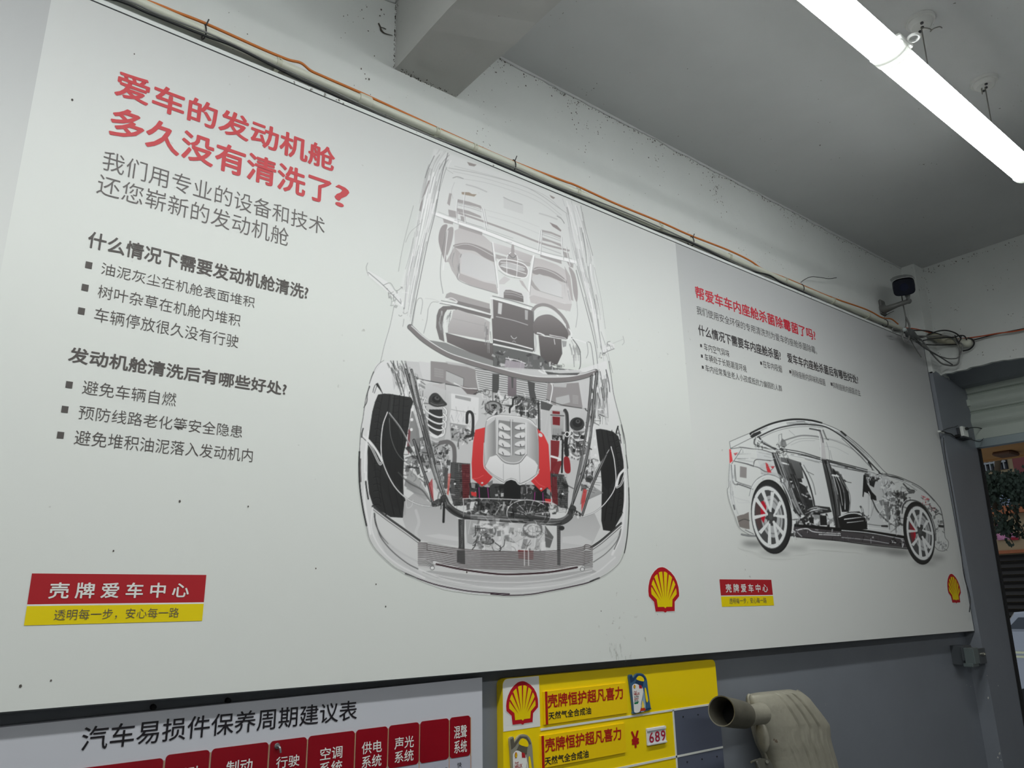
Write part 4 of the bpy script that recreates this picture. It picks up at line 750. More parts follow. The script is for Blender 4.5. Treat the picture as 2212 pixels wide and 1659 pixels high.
orange_rub = mat('orange_cable_sheath', (196, 112, 44), .5)
red_rub = mat('rust_orange_cable_sheath', (186, 84, 48), .5)
steel = mat('zinc_steel', (160, 164, 166), .35, .8, noise=.1, nscale=30)
dark_gap = mat('dark_joint', (30, 30, 32), .8)

WALL, CEIL = .058, 3.66
PX0, PXY, XE, XS = 5.058, -.025, 5.183, 5.55
ZL = 2.90
rnd = random.Random(5)
# ------------------------------------------------------------------ the room
mb = MB(); mb.m = 0; mb.box(-3.6, 5.60, WALL, WALL+.2, ZL, CEIL+.1); mb.m = 1; mb.box(-3.6, 5.60, WALL, WALL+.2, 0, ZL)
mb.build('wall_back', [white_plaster, grey_paint], kind='structure')
mb = MB()
mb.box(-3.6, 5.60, -7.2, WALL+.2, CEIL, CEIL+.15); mb.build('ceiling', ceiling_plaster, kind='structure')
mb = MB(); mb.box(-3.6, 9.0, -7.2, WALL+.2, -.1, 0); mb.build('floor', mat('epoxy_floor', (64, 67, 68), .4, noise=.12, nscale=1.5), kind='structure')
mb = MB(); mb.box(-3.8, -3.6, -7.2, WALL+.2, 0, CEIL); mb.build('wall_left', white_plaster, kind='structure')
mb = MB(); mb.box(-3.8, 5.6, -7.4, -7.2, 0, CEIL); mb.build('wall_front', white_plaster, kind='structure')
# end wall: lintel over the roller door, plaster broken along its lower edge
def jag(y0, y1, n, z, amp, seed):
    r = random.Random(seed); out = []; v = 0
    for i in range(n+1):
        v = v*.72+r.gauss(0, amp); out.append((y0+(y1-y0)*i/n, z+v))
    return out
J = jag(PXY, -4.6, 150, ZL-.004, .005, 3)
mb = MB(); mb.m = 0
mb.prism([(XE, PXY, CEIL)]+[(XE, y, z) for y, z in J]+[(XE, -4.6, CEIL)], (.03, 0, 0))
mb.m = 1; mb.prism([(XE+.03, 0, CEIL), (XE+.03, 0, ZL+.035), (XE+.06, 0, ZL+.015), (5.44, 0, 2.86), (5.60, 0, 2.86), (5.60, 0, CEIL)], (0, -4.6, 0))
mb.m = 1; mb.box(XE+.02, 5.6, -7.2, -4.6, 0, ZL); mb.m = 0; mb.box(XE, 5.6, -7.2, -4.6, ZL, CEIL)
mb.build('wall_right', [white_plaster, grey_paint], kind='structure')
# corner pilaster
mb = MB(); mb.m = 0; jz = [(x, z) for x, z in jag(PX0, 5.3, 18, ZL-.004, .005, 9)]
mb.prism([(PX0, PXY-.003, CEIL)]+[(x, PXY-.003, z) for x, z in jz]+[(5.3, PXY-.003, CEIL)], (0, .02, 0))
mb.prism([(PX0-.002, PXY, CEIL), (PX0-.002, PXY, ZL), (PX0-.002, WALL, ZL), (PX0-.002, WALL, CEIL)], (.02, 0, 0))
mb.m = 1
mb.prism([(PX0, PXY, CEIL-.01), (PX0, PXY, 0), (5.40, PXY, 0), (5.555, PXY, 2.445), (5.56, PXY, CEIL-.01)], (0, WALL-PXY, 0))
mb.build('trim_1', [white_plaster, grey_paint], kind='structure')
mb = MB(); mb.prism([(5.40, PXY-.004, 0), (5.41, PXY-.004, 0), (5.562, PXY-.004, 2.445), (5.550, PXY-.004, 2.445)], (0, .03, 0))
mb.prism([(5.418, PXY-.012, 0), (5.43, PXY-.012, 0), (5.580, PXY-.012, 2.445), (5.568, PXY-.012, 2.445)], (0, .04, 0))
mb.build('trim_2', dark_gap, kind='structure')
# ceiling beam
BX0, BX1, BZ = 1.122, 1.392, 3.367
mb = MB(); n = 60; r = random.Random(2); rings = []
for i in range(n+1):
    y = WALL+(-7.2-WALL)*i/n; e = [r.gauss(0, .0016) for _ in range(4)]
    rings.append([(BX0+e[0], y, CEIL+.01), (BX0+e[0], y, BZ+e[1]), (BX1+e[2], y, BZ+e[3]), (BX1+e[2], y, CEIL+.01)])
mb.loft(rings, smooth=False); mb.build('trim_3', beam_plaster, kind='structure')
# ragged plaster fillet between wall and ceiling, and mould specks
mb = MB(); r = random.Random(8)
for x0, x1 in ((-1.2, BX0), (BX1, PX0)):
    n = int((x1-x0)/.03); up = []; v = 0
    for i in range(n+1):
        v = v*.6+r.gauss(0, .0028); up.append((x0+(x1-x0)*i/n, WALL-.006, CEIL-.012+v))
    mb.prism([(x0, WALL-.006, CEIL), *up, (x1, WALL-.006, CEIL)], (0, .01, 0))
mb.build('trim_4', ceiling_plaster, kind='structure')
mb = MB(); r = random.Random(12)
def speck(c, nrm, s):
    nrm = np.array(nrm, float); a = np.cross(nrm, [0, 0, 1.]) if abs(nrm[2]) < .5 else np.array([1., 0, 0]); a /= np.linalg.norm(a); b = np.cross(nrm, a)
    k = r.randint(4, 6); t0 = r.uniform(0, 6); st = r.uniform(.5, 1)
    P = [np.array(c)+nrm*.0012+(a*math.cos(t0+2*math.pi*i/k)*st+b*math.sin(t0+2*math.pi*i/k))*s*r.uniform(.6, 1.2) for i in range(k)]
    mb.add(P, [tuple(range(k))])
for i in range(330):
    x = r.uniform(1.4, 5.0); speck((x, WALL-.002, CEIL-.012-abs(r.gauss(0, .012))), (0, -1, 0), r.uniform(.0015, .0055))
for cx, n, sx, sz in ((2.05, 40, .05, .14), (3.02, 60, .03, .13), (3.72, 26, .06, .05), (1.02, 26, .06, .2), (1.6, 24, .12, .06), (2.3, 26, .4, .12), (4.4, 14, .3, .1)):
    for i in range(n): speck((r.gauss(cx, sx), WALL-.001, CEIL-.03-abs(r.gauss(0, sz))), (0, -1, 0), r.uniform(.0012, .0045))
for i in range(70): speck((BX0-.001-.002, WALL-.004-abs(r.gauss(0, .006)), r.uniform(BZ, CEIL)), (-1, 0, 0), r.uniform(.0015, .005))
for i in range(60): speck((r.uniform(BX0, BX1), WALL-.004-abs(r.gauss(0, .01)), BZ-.004), (0, 0, -1), r.uniform(.0015, .004))
for i in range(90): speck((r.uniform(1.5, 5.1), r.uniform(-3, WALL), CEIL-.001), (0, 0, -1), r.uniform(.0012, .004))
for i in range(40): speck((r.uniform(-.2, 5), WALL-.001, r.uniform(3.2, 3.6)), (0, -1, 0), r.uniform(.001, .003))
for i in range(60): speck((XE-.003, PXY-.02-abs(r.gauss(0, .4)), CEIL-.02-abs(r.gauss(0, .02))), (-1, 0, 0), r.uniform(.0015, .005))
for i in range(26): speck((XE-.003, PXY-.01-abs(r.gauss(0, .006)), r.uniform(ZL, CEIL)), (-1, 0, 0), r.uniform(.0015, .004))
mb.build('mould_specks', mould, kind='stuff', label='dark mould and dirt specks along the plaster edges above the banner', cat='dirt', clean=False)
# cobweb wisp by the beam
f7 = fr(560, 0, 3.687)
mb = MB(); mb.tube([W(*f7(u, v), WALL-.004) for u, v in ((950, 185), (965, 215), (972, 240), (1000, 265), (1062, 282))], [.003, .003, .004, .002, .001], 5, curve=4)
mb.tube([W(*f7(u, v), WALL-.004) for u, v in ((965, 215), (990, 222), (1010, 232))], .0014, 5)
mb.build('cobweb', mould, label='dark cobweb strand on the wall left of the ceiling beam', cat='cobweb')

# ------------------------------------------------------------------ the printed banner
SZ0, SZ1 = W(1040, 1452, 0)[2], W(1000, 334, 0)[2]
SX = [-2.42, .080, W(1497, 970, 0)[0], W(2055, 1085, 0)[0]]
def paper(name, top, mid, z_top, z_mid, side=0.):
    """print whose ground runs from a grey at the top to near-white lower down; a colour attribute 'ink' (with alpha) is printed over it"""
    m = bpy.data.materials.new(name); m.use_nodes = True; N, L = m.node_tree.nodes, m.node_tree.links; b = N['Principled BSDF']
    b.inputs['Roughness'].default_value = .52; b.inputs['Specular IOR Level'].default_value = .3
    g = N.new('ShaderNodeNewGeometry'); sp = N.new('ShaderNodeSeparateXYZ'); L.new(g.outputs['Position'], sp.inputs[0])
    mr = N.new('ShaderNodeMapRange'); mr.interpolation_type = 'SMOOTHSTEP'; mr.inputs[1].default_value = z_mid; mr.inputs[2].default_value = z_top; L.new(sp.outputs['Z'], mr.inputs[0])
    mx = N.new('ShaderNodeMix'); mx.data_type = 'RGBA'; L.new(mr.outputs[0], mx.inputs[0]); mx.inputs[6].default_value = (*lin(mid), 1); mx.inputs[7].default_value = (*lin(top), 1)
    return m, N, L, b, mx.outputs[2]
P1T, P1M, P2T, P2M = (206, 206, 205), (229, 230, 226), (182, 182, 183), (230, 230, 227)  # front-car sheet: grey top mixes printed vignette with some painted light falloff
def smudge(N, L, src):
    tc = N.new('ShaderNodeTexCoord'); n = N.new('ShaderNodeTexNoise'); n.inputs['Scale'].default_value = 38; n.inputs['Detail'].default_value = 2; L.new(tc.outputs['Object'], n.inputs['Vector'])
    n2 = N.new('ShaderNodeTexNoise'); n2.inputs['Scale'].default_value = 2.1; L.new(tc.outputs['Object'], n2.inputs['Vector'])
    a = N.new('ShaderNodeMath'); a.operation = 'MULTIPLY_ADD'; a.inputs[1].default_value = .5; L.new(n2.outputs['Fac'], a.inputs[0]); L.new(n.outputs['Fac'], a.inputs[2])
    mr = N.new('ShaderNodeMapRange'); mr.inputs[1].default_value = 1.02; mr.inputs[2].default_value = 1.08; mr.inputs[4].default_value = .5; L.new(a.outputs[0], mr.inputs[0])
    mx = N.new('ShaderNodeMix'); mx.data_type = 'RGBA'; L.new(mr.outputs[0], mx.inputs[0]); L.new(src, mx.inputs[6]); mx.inputs[7].default_value = (*lin((160, 156, 148)), 1)
    return mx.outputs[2]
panels = []
banner = thing('printed_banner', ((SX[0]+SX[3])/2, WALL/2, SZ0), 'long white printed banner board with two see-through car pictures on the wall', 'banner')
mb = MB(); mb.box(SX[0], SX[3], .004, WALL, SZ0+.001, SZ1-.001); mb.build('frame_box', mat('banner_back', (96, 96, 98), .6), banner)
mb = MB(); t = .0035
mb.box(SX[0], SX[3], -.0012, .004, SZ1-.0005, SZ1+t*.8); mb.box(SX[0], SX[3], -.0012, .004, SZ0-t*.7, SZ0+.0005); mb.box(SX[3]-.0005, SX[3]+.003, -.0012, .004, SZ0, SZ1)
mb.build('edge_trim', mat('dark_edge_trim', (44, 46, 48), .4), banner)
mb = MB(); mb.box(SX[0], SX[3], 0, WALL, SZ1+t*.8, SZ1+.017); mb.build('top_rail', mat('white_top_rail', (214, 216, 214), .6, dirt=(60, .98, (120, 118, 112))), banner)
labels = ['plain grey-white left end sheet of the banner', 'sheet with the front view of a transparent car', 'greyer sheet with the side view of a transparent car']
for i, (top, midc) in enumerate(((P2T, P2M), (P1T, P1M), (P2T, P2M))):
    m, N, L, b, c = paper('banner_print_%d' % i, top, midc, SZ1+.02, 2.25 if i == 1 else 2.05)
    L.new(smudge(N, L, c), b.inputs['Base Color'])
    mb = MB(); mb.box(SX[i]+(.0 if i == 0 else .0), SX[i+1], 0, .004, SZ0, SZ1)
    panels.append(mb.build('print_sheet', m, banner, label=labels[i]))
pl, p1, p2 = panels
red = mat('print_red', (197, 68, 74), .5, spec=.3); red2 = mat('print_deep_red', (198, 44, 60), .5, spec=.3); ink = mat('print_grey_ink', (92, 86, 84), .5, spec=.3); ink_l = mat('print_light_grey_ink', (104, 98, 97), .5, spec=.3); ink2 = mat('print_dark_ink', (70, 66, 68), .5, spec=.3)
wht = mat('print_white', (236, 234, 230), .5, spec=.3); plr = mat('plaque_red', (176, 34, 42), .5, spec=.3); ply = mat('plaque_yellow', (240, 214, 8), .5, spec=.3)
f1, f2, f3 = fr(0, 0, 2.765), fr(0, 450, 2.765), fr(0, 1059, 2.765)
Y = -.0009
B_, L_ = .017, -.005
lettering('爱车的发动机舱', f1, (683, 545), (2000, 975), (735, 420), (865, 632), red, p1, Y, B_+.006)
lettering('多久没有清洗了', f1, (660, 710), (1980, 1110), (755, 650), (680, 812), red, p1, Y, B_+.006)
lettering('?', f1, (2000, 1150), (2085, 1190), (2045, 1110), (2040, 1238), red, p1, Y, .010)
lettering('我们用专业的设备和技术', f1, (608, 1000), (1940, 1365), (690, 913), (735, 1048), ink_l, p1, Y, L_)
lettering('还您崭新的发动机舱', f1, (580, 1110), (1722, 1440), (640, 1048), (715, 1193), ink_l, p1, Y, L_)
lettering('什么情况下需要发动机舱清洗?', f2, (523, 200), (1842, 500), (560, 138), (545, 238), ink, p1, Y, B_)
lettering('油泥灰尘在机舱表面堆积', f2, (603, 380), (1522, 560), (630, 325), (690, 412), ink, p1, Y, L_)
lettering('树叶杂草在机舱内堆积', f2, (583, 515), (1436, 680), (610, 457), (640, 545), ink, p1, Y, L_)
lettering('车辆停放很久没有行驶', f2, (563, 650), (1424, 800), (615, 598), (610, 683), ink, p1, Y, L_)
lettering('发动机舱清洗后有哪些好处?', f2, (408, 890), (1712, 1080), (445, 828), (510, 933), ink, p1, Y, B_)
lettering('避免车辆自燃', f2, (492, 1080), (1053, 1140), (530, 1028), (575, 1120), ink, p1, Y, L_)
lettering('预防线路老化等安全隐患', f2, (468, 1235), (1448, 1335), (480, 1175), (560, 1268), ink, p1, Y, L_)
lettering('避免堆积油泥落入发动机内', f2, (443, 1390), (1510, 1470), (485, 1325), (530, 1420), ink, p1, Y, L_)
def square(f, u, v, w, h, m, par):
    x0, x1, z0, z1 = rect_of(f, [(u-w/2, v), (u+w/2, v), (u, v-h/2), (u, v+h/2)], 0)
    mb = MB(); mb.add([(x0, Y, z0), (x1, Y, z0), (x1, Y, z1), (x0, Y, z1)], [(0, 1, 2, 3)]); return mb.build('bullet_mark', m, par, clean=False)
for u, v in ((530, 340), (508, 474), (486, 614), (413, 1054), (387, 1201), (361, 1355)): square(f2, u, v, 41, 40, ink, p1)
def plaque(par, f, red_q, yel_q, t1, t2, y):
    x0, x1, z0, z1 = rect_of(f, red_q, 0)
    mb = MB(); mb.add([(x0, y, z0), (x1, y, z0), (x1, y, z1), (x0, y, z1)], [(0, 1, 2, 3)]); a = mb.build('name_plaque', plr, par, label='red and yellow name plaque print', clean=False)
    yx0, yx1, yz0, yz1 = rect_of(f, yel_q, 0)
    mb = MB(); mb.add([(x0, y, yz0), (x1, y, yz0), (x1, y, z0-.0035), (x0, y, z0-.0035)], [(0, 1, 2, 3)]); mb.build('name_plaque', ply, par, label='yellow lower band of the name plaque', clean=False)
    mb = MB(); mb.add([(x0, y, z0-.0035), (x1, y, z0-.0035), (x1, y, z0), (x0, y, z0)], [(0, 1, 2, 3)]); mb.build('divider_line', wht, par, clean=False)
    lettering('壳牌爱车中心', f, *t1, wht, par, y-.0009, B_, spacing=1.52)
    lettering('透明每一步，安心每一路', f, *t2, ink, par, y-.0009, L_)
plaque(p1, f3, [(190, 502), (1232, 506), (163, 682), (1214, 669)], [(163, 686), (1214, 672), (1202, 780), (145, 806)], ((288, 635), (1128, 610), (330, 550), (310, 648)), ((320, 770), (1068, 740), (360, 712), (350, 778)), Y)
fA = fr(1440, 560, 3.16); fO = fr(1500, 860, 3.457)
lettering('帮爱车车内座舱杀菌除霉菌了吗?', fA, (197, 240), (1015, 515), (210, 185), (230, 277), red2, p2, Y, B_)
lettering('我们使用安全环保的专用清洗剂为爱车的座舱杀菌除霉。', fA, (205, 350), (1027, 635), (225, 323), (235, 382), ink2, p2, Y, L_)
lettering('什么情况下需要车内座舱杀菌?', fA, (217, 490), (778, 650), (235, 448), (235, 522), ink2, p2, Y, B_)
lettering('车内空气异味', fA, (255, 600), (428, 645), (275, 575), (270, 625), ink2, p2, Y, L_)
lettering('车辆处于长期潮湿环境', fA, (260, 672), (545, 745), (280, 648), (280, 697), ink2, p2, Y, L_)
lettering('车内经常乘坐老人小孩或抵抗力偏弱的人群', fA, (265, 745), (787, 880), (285, 723), (285, 770), ink2, p2, Y, L_)
lettering('在车内吸烟', fA, (658, 720), (786, 750), (680, 695), (675, 742), ink2, p2, Y, L_)
lettering('爱车车内座舱杀菌后有哪些好处?', fA, (825, 680), (1305, 810), (840, 641), (850, 710), ink2, p2, Y, B_)
lettering('消除座舱内异味和细菌', fA, (853, 780), (1082, 835), (870, 755), (870, 802), ink2, p2, Y, L_)
lettering('抑制座舱内细菌滋生', fA, (1136, 865), (1322, 905), (1150, 841), (1155, 885), ink2, p2, Y, L_)
for u, v in ((234, 590), (240, 661), (246, 737), (644, 710), (843, 769), (1125, 853)): square(fA, u, v, 12, 20, ink2, p2)
plaque(p2, fO, [(187, 1353), (573, 1357), (585, 1470), (197, 1474)], [(200, 1478), (585, 1474), (593, 1548), (205, 1557)], ((233, 1420), (548, 1420), (250, 1387), (250, 1452)), ((260, 1510), (538, 1510), (280, 1493), (275, 1537)), Y)

# scallop emblem: red silhouette, yellow fan, red ribs
fE = fr(1380, 1200, 11.06)
E_OUT = [(395, 1337), (585, 1335), (612, 1358), (640, 1360), (662, 1333), (850, 1325), (850, 1105), (955, 972), (955, 900), (940, 760), (900, 620), (840, 500), (760, 400), (660, 320), (605, 290), (555, 278), (500, 284), (450, 300), (370, 370), (300, 470), (250, 600), (225, 730), (220, 850), (235, 975), (358, 1108)]
E_IN = [(445, 1230), (590, 1228), (622, 1262), (650, 1228), (787, 1225), (793, 1050), (893, 925), (890, 850), (873, 765), (863, 700), (835, 625), (806, 580), (785, 530), (745, 480), (703, 448), (672, 425), (630, 392), (575, 385), (550, 386), (500, 390), (455, 412), (430, 445), (385, 480), (355, 525), (333, 580), (308, 640), (297, 690), (287, 770), (285, 850), (292, 925), (418, 1052)]
E_RIB = [((283, 735), (302, 700), (515, 1085)), ((333, 560), (362, 520), (545, 1045)), ((430, 440), (462, 400), (568, 1025)), ((548, 375), (582, 375), (605, 1015)), ((672, 405), (705, 440), (640, 1015)), ((785, 515), (812, 572), (680, 1035)), ((862, 690), (876, 770), (708, 1070))]
def e2(p): w = W(*fE(*p), 0); return np.array([w[0], w[2]])
EO = np.array([e2(p) for p in E_OUT]); e_lo, e_hi = EO.min(0), EO.max(0)
def emblem(par, x0, x1, z0, z1, y, label=None):
    T = lambda P: [(x0+(q[0]-e_lo[0])/(e_hi[0]-e_lo[0])*(x1-x0), q[1]) for q in ((p[0], z0+(p[1]-e_lo[1])/(e_hi[1]-e_lo[1])*(z1-z0)) for p in P)]
    def lay(pts, yy): return [(a, yy, b) for a, b in T(pts)]
    cx, cz = (x0+x1)/2, (z0+z1)/2
    mb = MB(); mb.m = 0; big = [(cx+(a-cx)*1.05, y, cz+(b-cz)*1.035) for a, _, b in lay(EO, y)]; mb.add(big, tess(big))
    mb.m = 1; o = lay(EO, y-.0006); mb.add(o, tess(o))
    mb.m = 2; o = lay([e2(p) for p in E_IN], y-.0012); mb.add(o, tess(o))
    mb.m = 1
    for tri in E_RIB: mb.add(lay([e2(p) for p in tri], y-.0018), [(0, 1, 2)])
    return mb.build('emblem', [wht, mat('emblem_red', (186, 24, 38), .45, spec=.3), mat('emblem_yellow', (238, 208, 6), .45, spec=.3)], par, label=label, clean=False)
emblem(p1, *(lambda q: (q[0], q[1], q[2], q[3]))((EO[:, 0].min(), EO[:, 0].max(), EO[:, 1].min(), EO[:, 1].max())), Y, 'red and yellow scallop emblem')
x0, x1, z0, z1 = rect_of(fO, [(1885, 1400), (1990, 1460), (1915, 1312), (1955, 1532)], 0)
emblem(p2, x0, x1, z0, z1, Y, 'red and yellow scallop emblem')

# car pictures: painted in code, carried by fine flat meshes with a colour per vertex (flat print)
def print_picture(P, par, paper_srgb, top, midc, z_top, z_mid, step, y, name, label):
    """P: Paint covering a photo region; sampled on a regular grid of the banner plane"""
    cs = np.array([W(x, yy, 0) for x in (P.x0, P.x0+P.w/P.S) for yy in (P.y0, P.y0+P.h/P.S)])
    xa, xb, za, zb = cs[:, 0].min(), cs[:, 0].max(), cs[:, 2].min(), min(cs[:, 2].max(), SZ1-.002)
    nx, nz = int((xb-xa)/step[0])+2, int((zb-za)/step[1])+2
    X = np.linspace(xa, xb, nx); Z = np.linspace(za, zb, nz); GX, GZ = np.meshgrid(X, Z)
    q = PR(np.stack([GX, np.zeros_like(GX), GZ], -1)); u = (q[..., 0]-P.x0)*P.S-.5; v = (q[..., 1]-P.y0)*P.S-.5
    ok = (u > 1) & (v > 1) & (u < P.w-3) & (v < P.h-3); u = np.clip(u, 0, P.w-2.01); v = np.clip(v, 0, P.h-2.01)
    # light box filter before sampling
    pm = P.c*P.a[..., None]; al = P.a
    def blur(a): return (a+np.roll(a, 1, 0)+np.roll(a, 1, 1)+np.roll(np.roll(a, 1, 0), 1, 1))/4
    pm, al = blur(pm), blur(al); u = u+.5; v = v+.5
    iu, iv = u.astype(int), v.astype(int); fu, fv = (u-iu)[..., None], (v-iv)[..., None]; iu = np.clip(iu, 0, P.w-2); iv = np.clip(iv, 0, P.h-2)
    def smp(a):
        a = a if a.ndim == 3 else a[..., None]
        return (a[iv, iu]*(1-fu)+a[iv, iu+1]*fu)*(1-fv)+(a[iv+1, iu]*(1-fu)+a[iv+1, iu+1]*fu)*fv
    A = smp(al)[..., 0]*ok; Cc = smp(pm)/np.maximum(smp(al), 1e-3)
    s2l = lambda c: np.where(c <= .04045, c/12.92, ((c+.055)/1.055)**2.4)
    lum = s2l(np.clip(Cc/255, 0, 1))*(np.array(lin(midc))/np.array(lin(paper_srgb)))     # reflectance relative to the paper next to it
    lum = np.clip(lum, 0, .92)
    cell = np.maximum(np.maximum(A[:-1, :-1], A[1:, :-1]), np.maximum(A[:-1, 1:], A[1:, 1:])) > .01
    vid = np.full(A.shape, -1); used = np.zeros(A.shape, bool)
    for a, b in ((0, 0), (1, 0), (0, 1), (1, 1)): used[a:a+cell.shape[0], b:b+cell.shape[1]] |= cell
    vid[used] = np.arange(used.sum())
    base = wloc(par)
    co = np.stack([GX[used]-base.x, np.full(used.sum(), y)-base.y, GZ[used]-base.z], 1).astype(np.float32)
    fi = np.stack([vid[:-1, :-1][cell], vid[:-1, 1:][cell], vid[1:, 1:][cell], vid[1:, :-1][cell]], 1).astype(np.int32)
    me = bpy.data.meshes.new(name); me.vertices.add(len(co)); me.vertices.foreach_set('co', co.ravel()); me.loops.add(fi.size); me.loops.foreach_set('vertex_index', fi.ravel()); me.polygons.add(len(fi))
    me.polygons.foreach_set('loop_start', np.arange(0, fi.size, 4, dtype=np.int32)); me.update(calc_edges=True)
    at = me.color_attributes.new('ink', 'FLOAT_COLOR', 'POINT'); at.data.foreach_set('color', np.concatenate([lum[used], A[used][:, None]], 1).astype(np.float32).ravel())
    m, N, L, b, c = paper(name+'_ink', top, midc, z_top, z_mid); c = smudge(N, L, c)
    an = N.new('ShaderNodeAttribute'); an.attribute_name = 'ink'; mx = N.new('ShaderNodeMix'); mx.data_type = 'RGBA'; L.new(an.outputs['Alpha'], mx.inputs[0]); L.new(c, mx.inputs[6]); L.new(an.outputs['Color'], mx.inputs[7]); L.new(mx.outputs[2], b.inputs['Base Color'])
    me.materials.append(m); o = bpy.data.objects.new('car_picture', me); COL.objects.link(o); o.parent = par
    return tag(o, label)
print_picture(car_front(), p1, (219, 223, 218), P1T, P1M, SZ1+.02, 2.25, (.0019, .0019), -.0006, 'front_car', 'printed front view of a glass-bodied car with a red engine')
print_picture(car_side(), p2, (200, 200, 196), P2T, P2M, SZ1+.02, 2.05, (.0036, .0026), -.0006, 'side_car', 'printed side view of a glass-bodied car on white wheels')

# scuffs on the banner sheet
mb = MB(); r = random.Random(4)
for i in range(26):
    u, v = r.uniform(762, 900), r.uniform(20, 112); l = r.uniform(8, 34); A, B = W(*fr(1040, 1380, 2.765)(u, v), 0), W(*fr(1040, 1380, 2.765)(u+r.uniform(-3, 3), v+l), 0); w = r.uniform(.0006, .0022)
    mb.add([(A[0], Y, A[2]), (A[0]+w, Y, A[2]), (B[0]+w, Y, B[2]), (B[0], Y, B[2])], [(0, 1, 2, 3)])
mb.build('scuff_mark', mat('scuff_grey', (196, 196, 190), .7), p1, label='pale grey vertical scuff marks', kind='stuff', clean=False)
mb = MB()
for px, py, s_ in ((388, 1083, .003), (156, 216, .003), (536, 1094, .002), (1008, 1236, .003), (812, 1262, .002), (833, 1310, .002), (1960, 1060, .004), (682, 1228, .002), (245, 1190, .002), (44, 1482, .003), (110, 1590-120, .002), (1298, 1320, .002), (290, 117, .002)):
    c = W(px, py, 0); k = 5; mb.add([(c[0]+s_*math.cos(2*math.pi*i/k), Y, c[2]+s_*1.3*math.sin(2*math.pi*i/k)) for i in range(k)], [tuple(range(k))])
mb.build('dirt_spot', mat('dirt_dark', (86, 80, 76), .9), p1, label='tiny dark dirt spots', kind='stuff', clean=False)
# ------------------------------------------------------------------ pipe, cables and clips over the banner
PZ, PR_ = 3.171, .0148
pipe = thing('conduit_pipe', (2.5, WALL-.02, PZ-PR_), 'cream plastic conduit pipe running along the wall above the banner', 'pipe')
mb = MB(); PY = WALL-.003-PR_-.01
mb.tube([(-2.6, PY, PZ+.004), (-.5, PY, PZ+.002), (1.2, PY, PZ-.014), (2.6, PY, PZ-.018), (3.6, PY, PZ-.018), (4.5, PY, PZ-.014), (4.86, PY, PZ-.012)], PR_, 14, curve=5); mb.build('pipe', pvc, pipe)
def pipe_z(x): return PZ+float(np.interp(x, [-2.6, -.5, 1.2, 2.6, 3.6, 4.5, 4.86], [.004, .002, -.014, -.018, -.018, -.014, -.012]))
def pxx(px, py): return float(W(px, py, PY)[0])
for px, py in ((602, 130), (943, 284), (1024, 322), (1247, 412), (1425, 490), (1574, 551), (1695, 606), (1798, 648), (1874, 681)):
    x = pxx(px, py); z = pipe_z(x); mb = MB(); mb.tube([(x-.008, PY, z), (x+.008, PY, z)], PR_+.0032, 14)
    mb.box(x-.007, x+.007, PY, WALL, z-PR_-.004, z+PR_+.004); mb.cyl((x, PY-PR_-.003, z+.004), (x, PY-PR_-.006, z+.004), .003, 8)
    mb.build('pipe_clip', mat('clip_plastic', (192, 191, 174), .45), pipe)
for px, py, l in ((788, 214, .045), ):
    x = pxx(px, py); mb = MB(); mb.tube([(x-l/2, PY, pipe_z(x)), (x-l/2+.004, PY, pipe_z(x)), (x+l/2-.004, PY, pipe_z(x)), (x+l/2, PY, pipe_z(x))], [PR_+.003, PR_+.006, PR_+.006, PR_+.003], 14); mb.build('pipe_coupler', pvc, pipe)
for i, (px, py) in enumerate(((442, 63), (1108, 357), (1492, 516), (1730, 618), (1911, 692))):
    x = pxx(px, py); z = pipe_z(x); mb = MB(); ring = [(x+.002*math.sin(a*2), PY+(PR_+.003)*math.cos(a), z-.004+(PR_+.009)*math.sin(a)) for a in np.linspace(0, 2*math.pi, 18)]
    mb.tube(ring, .0022, 6)
    if i == 3: mb.tube([W(u, v, PY-.02) for u, v in ((1730, 610), (1738, 604), (1752, 598), (1770, 599), (1790, 602), (1807, 600))], .0019, 6, curve=4)
    elif i == 4: mb.tube([W(u, v, PY-.02) for u, v in ((1910, 685), (1918, 678), (1931, 672))], .0018, 6, curve=3)
    else: mb.tube([(x, PY-PR_, z+.012), (x+.004, PY-PR_-.006, z+.03)], .002, 6)
    mb.build('zip_tie', black_rub, label=['black zip tie on the conduit, nearest the banner top left corner', 'black zip tie on the conduit above the front-view car picture', 'black zip tie on the conduit above the seam between the two car sheets', 'black zip tie with a long loose tail on the conduit', 'black zip tie on the conduit end under the security camera'][i], cat='cable tie')
def wall_cable(name, pts, r, m, label, y=WALL-.012, par=None):
    mb = MB(); mb.tube([W(px, py, yy if yy is not None else y) for px, py, yy in [(p+(None,))[:3] for p in pts]], r, 7, curve=6)
    return mb.build(name, m, par, label=label, cat='cable')
wall_cable('orange_cable', [(-700, -430), (100, -72), (318, 2), (380, 26), (442, 50), (560, 103), (620, 128), (650, 136), (672, 153), (700, 166), (785, 203), (880, 247), (950, 279), (1010, 306), (1106, 348), (1215, 390), (1245, 401), (1330, 440), (1430, 481), (1490, 508), (1572, 540), (1620, 563), (1650, 583), (1700, 602), (1790, 640), (1870, 668), (1905, 686), (1925, 689), (1940, 700)], .0046, orange_rub, 'orange cable lying on top of the conduit pipe', WALL-.03)
wall_cable('black_cable', [(-700, -420), (100, -40), (252, 0), (320, 28), (440, 76), (500, 98), (575, 135), (640, 168), (700, 195), (780, 232), (870, 275), (930, 301), (1022, 332), (1108, 368), (1150, 386), (1240, 422), (1300, 448), (1390, 487), (1424, 500), (1487, 522), (1560, 557), (1612, 583), (1660, 594), (1690, 612), (1740, 634), (1790, 660), (1850, 692), (1900, 708), (1945, 716)], .0042, black_rub, 'black cable sagging under the conduit pipe', .006)
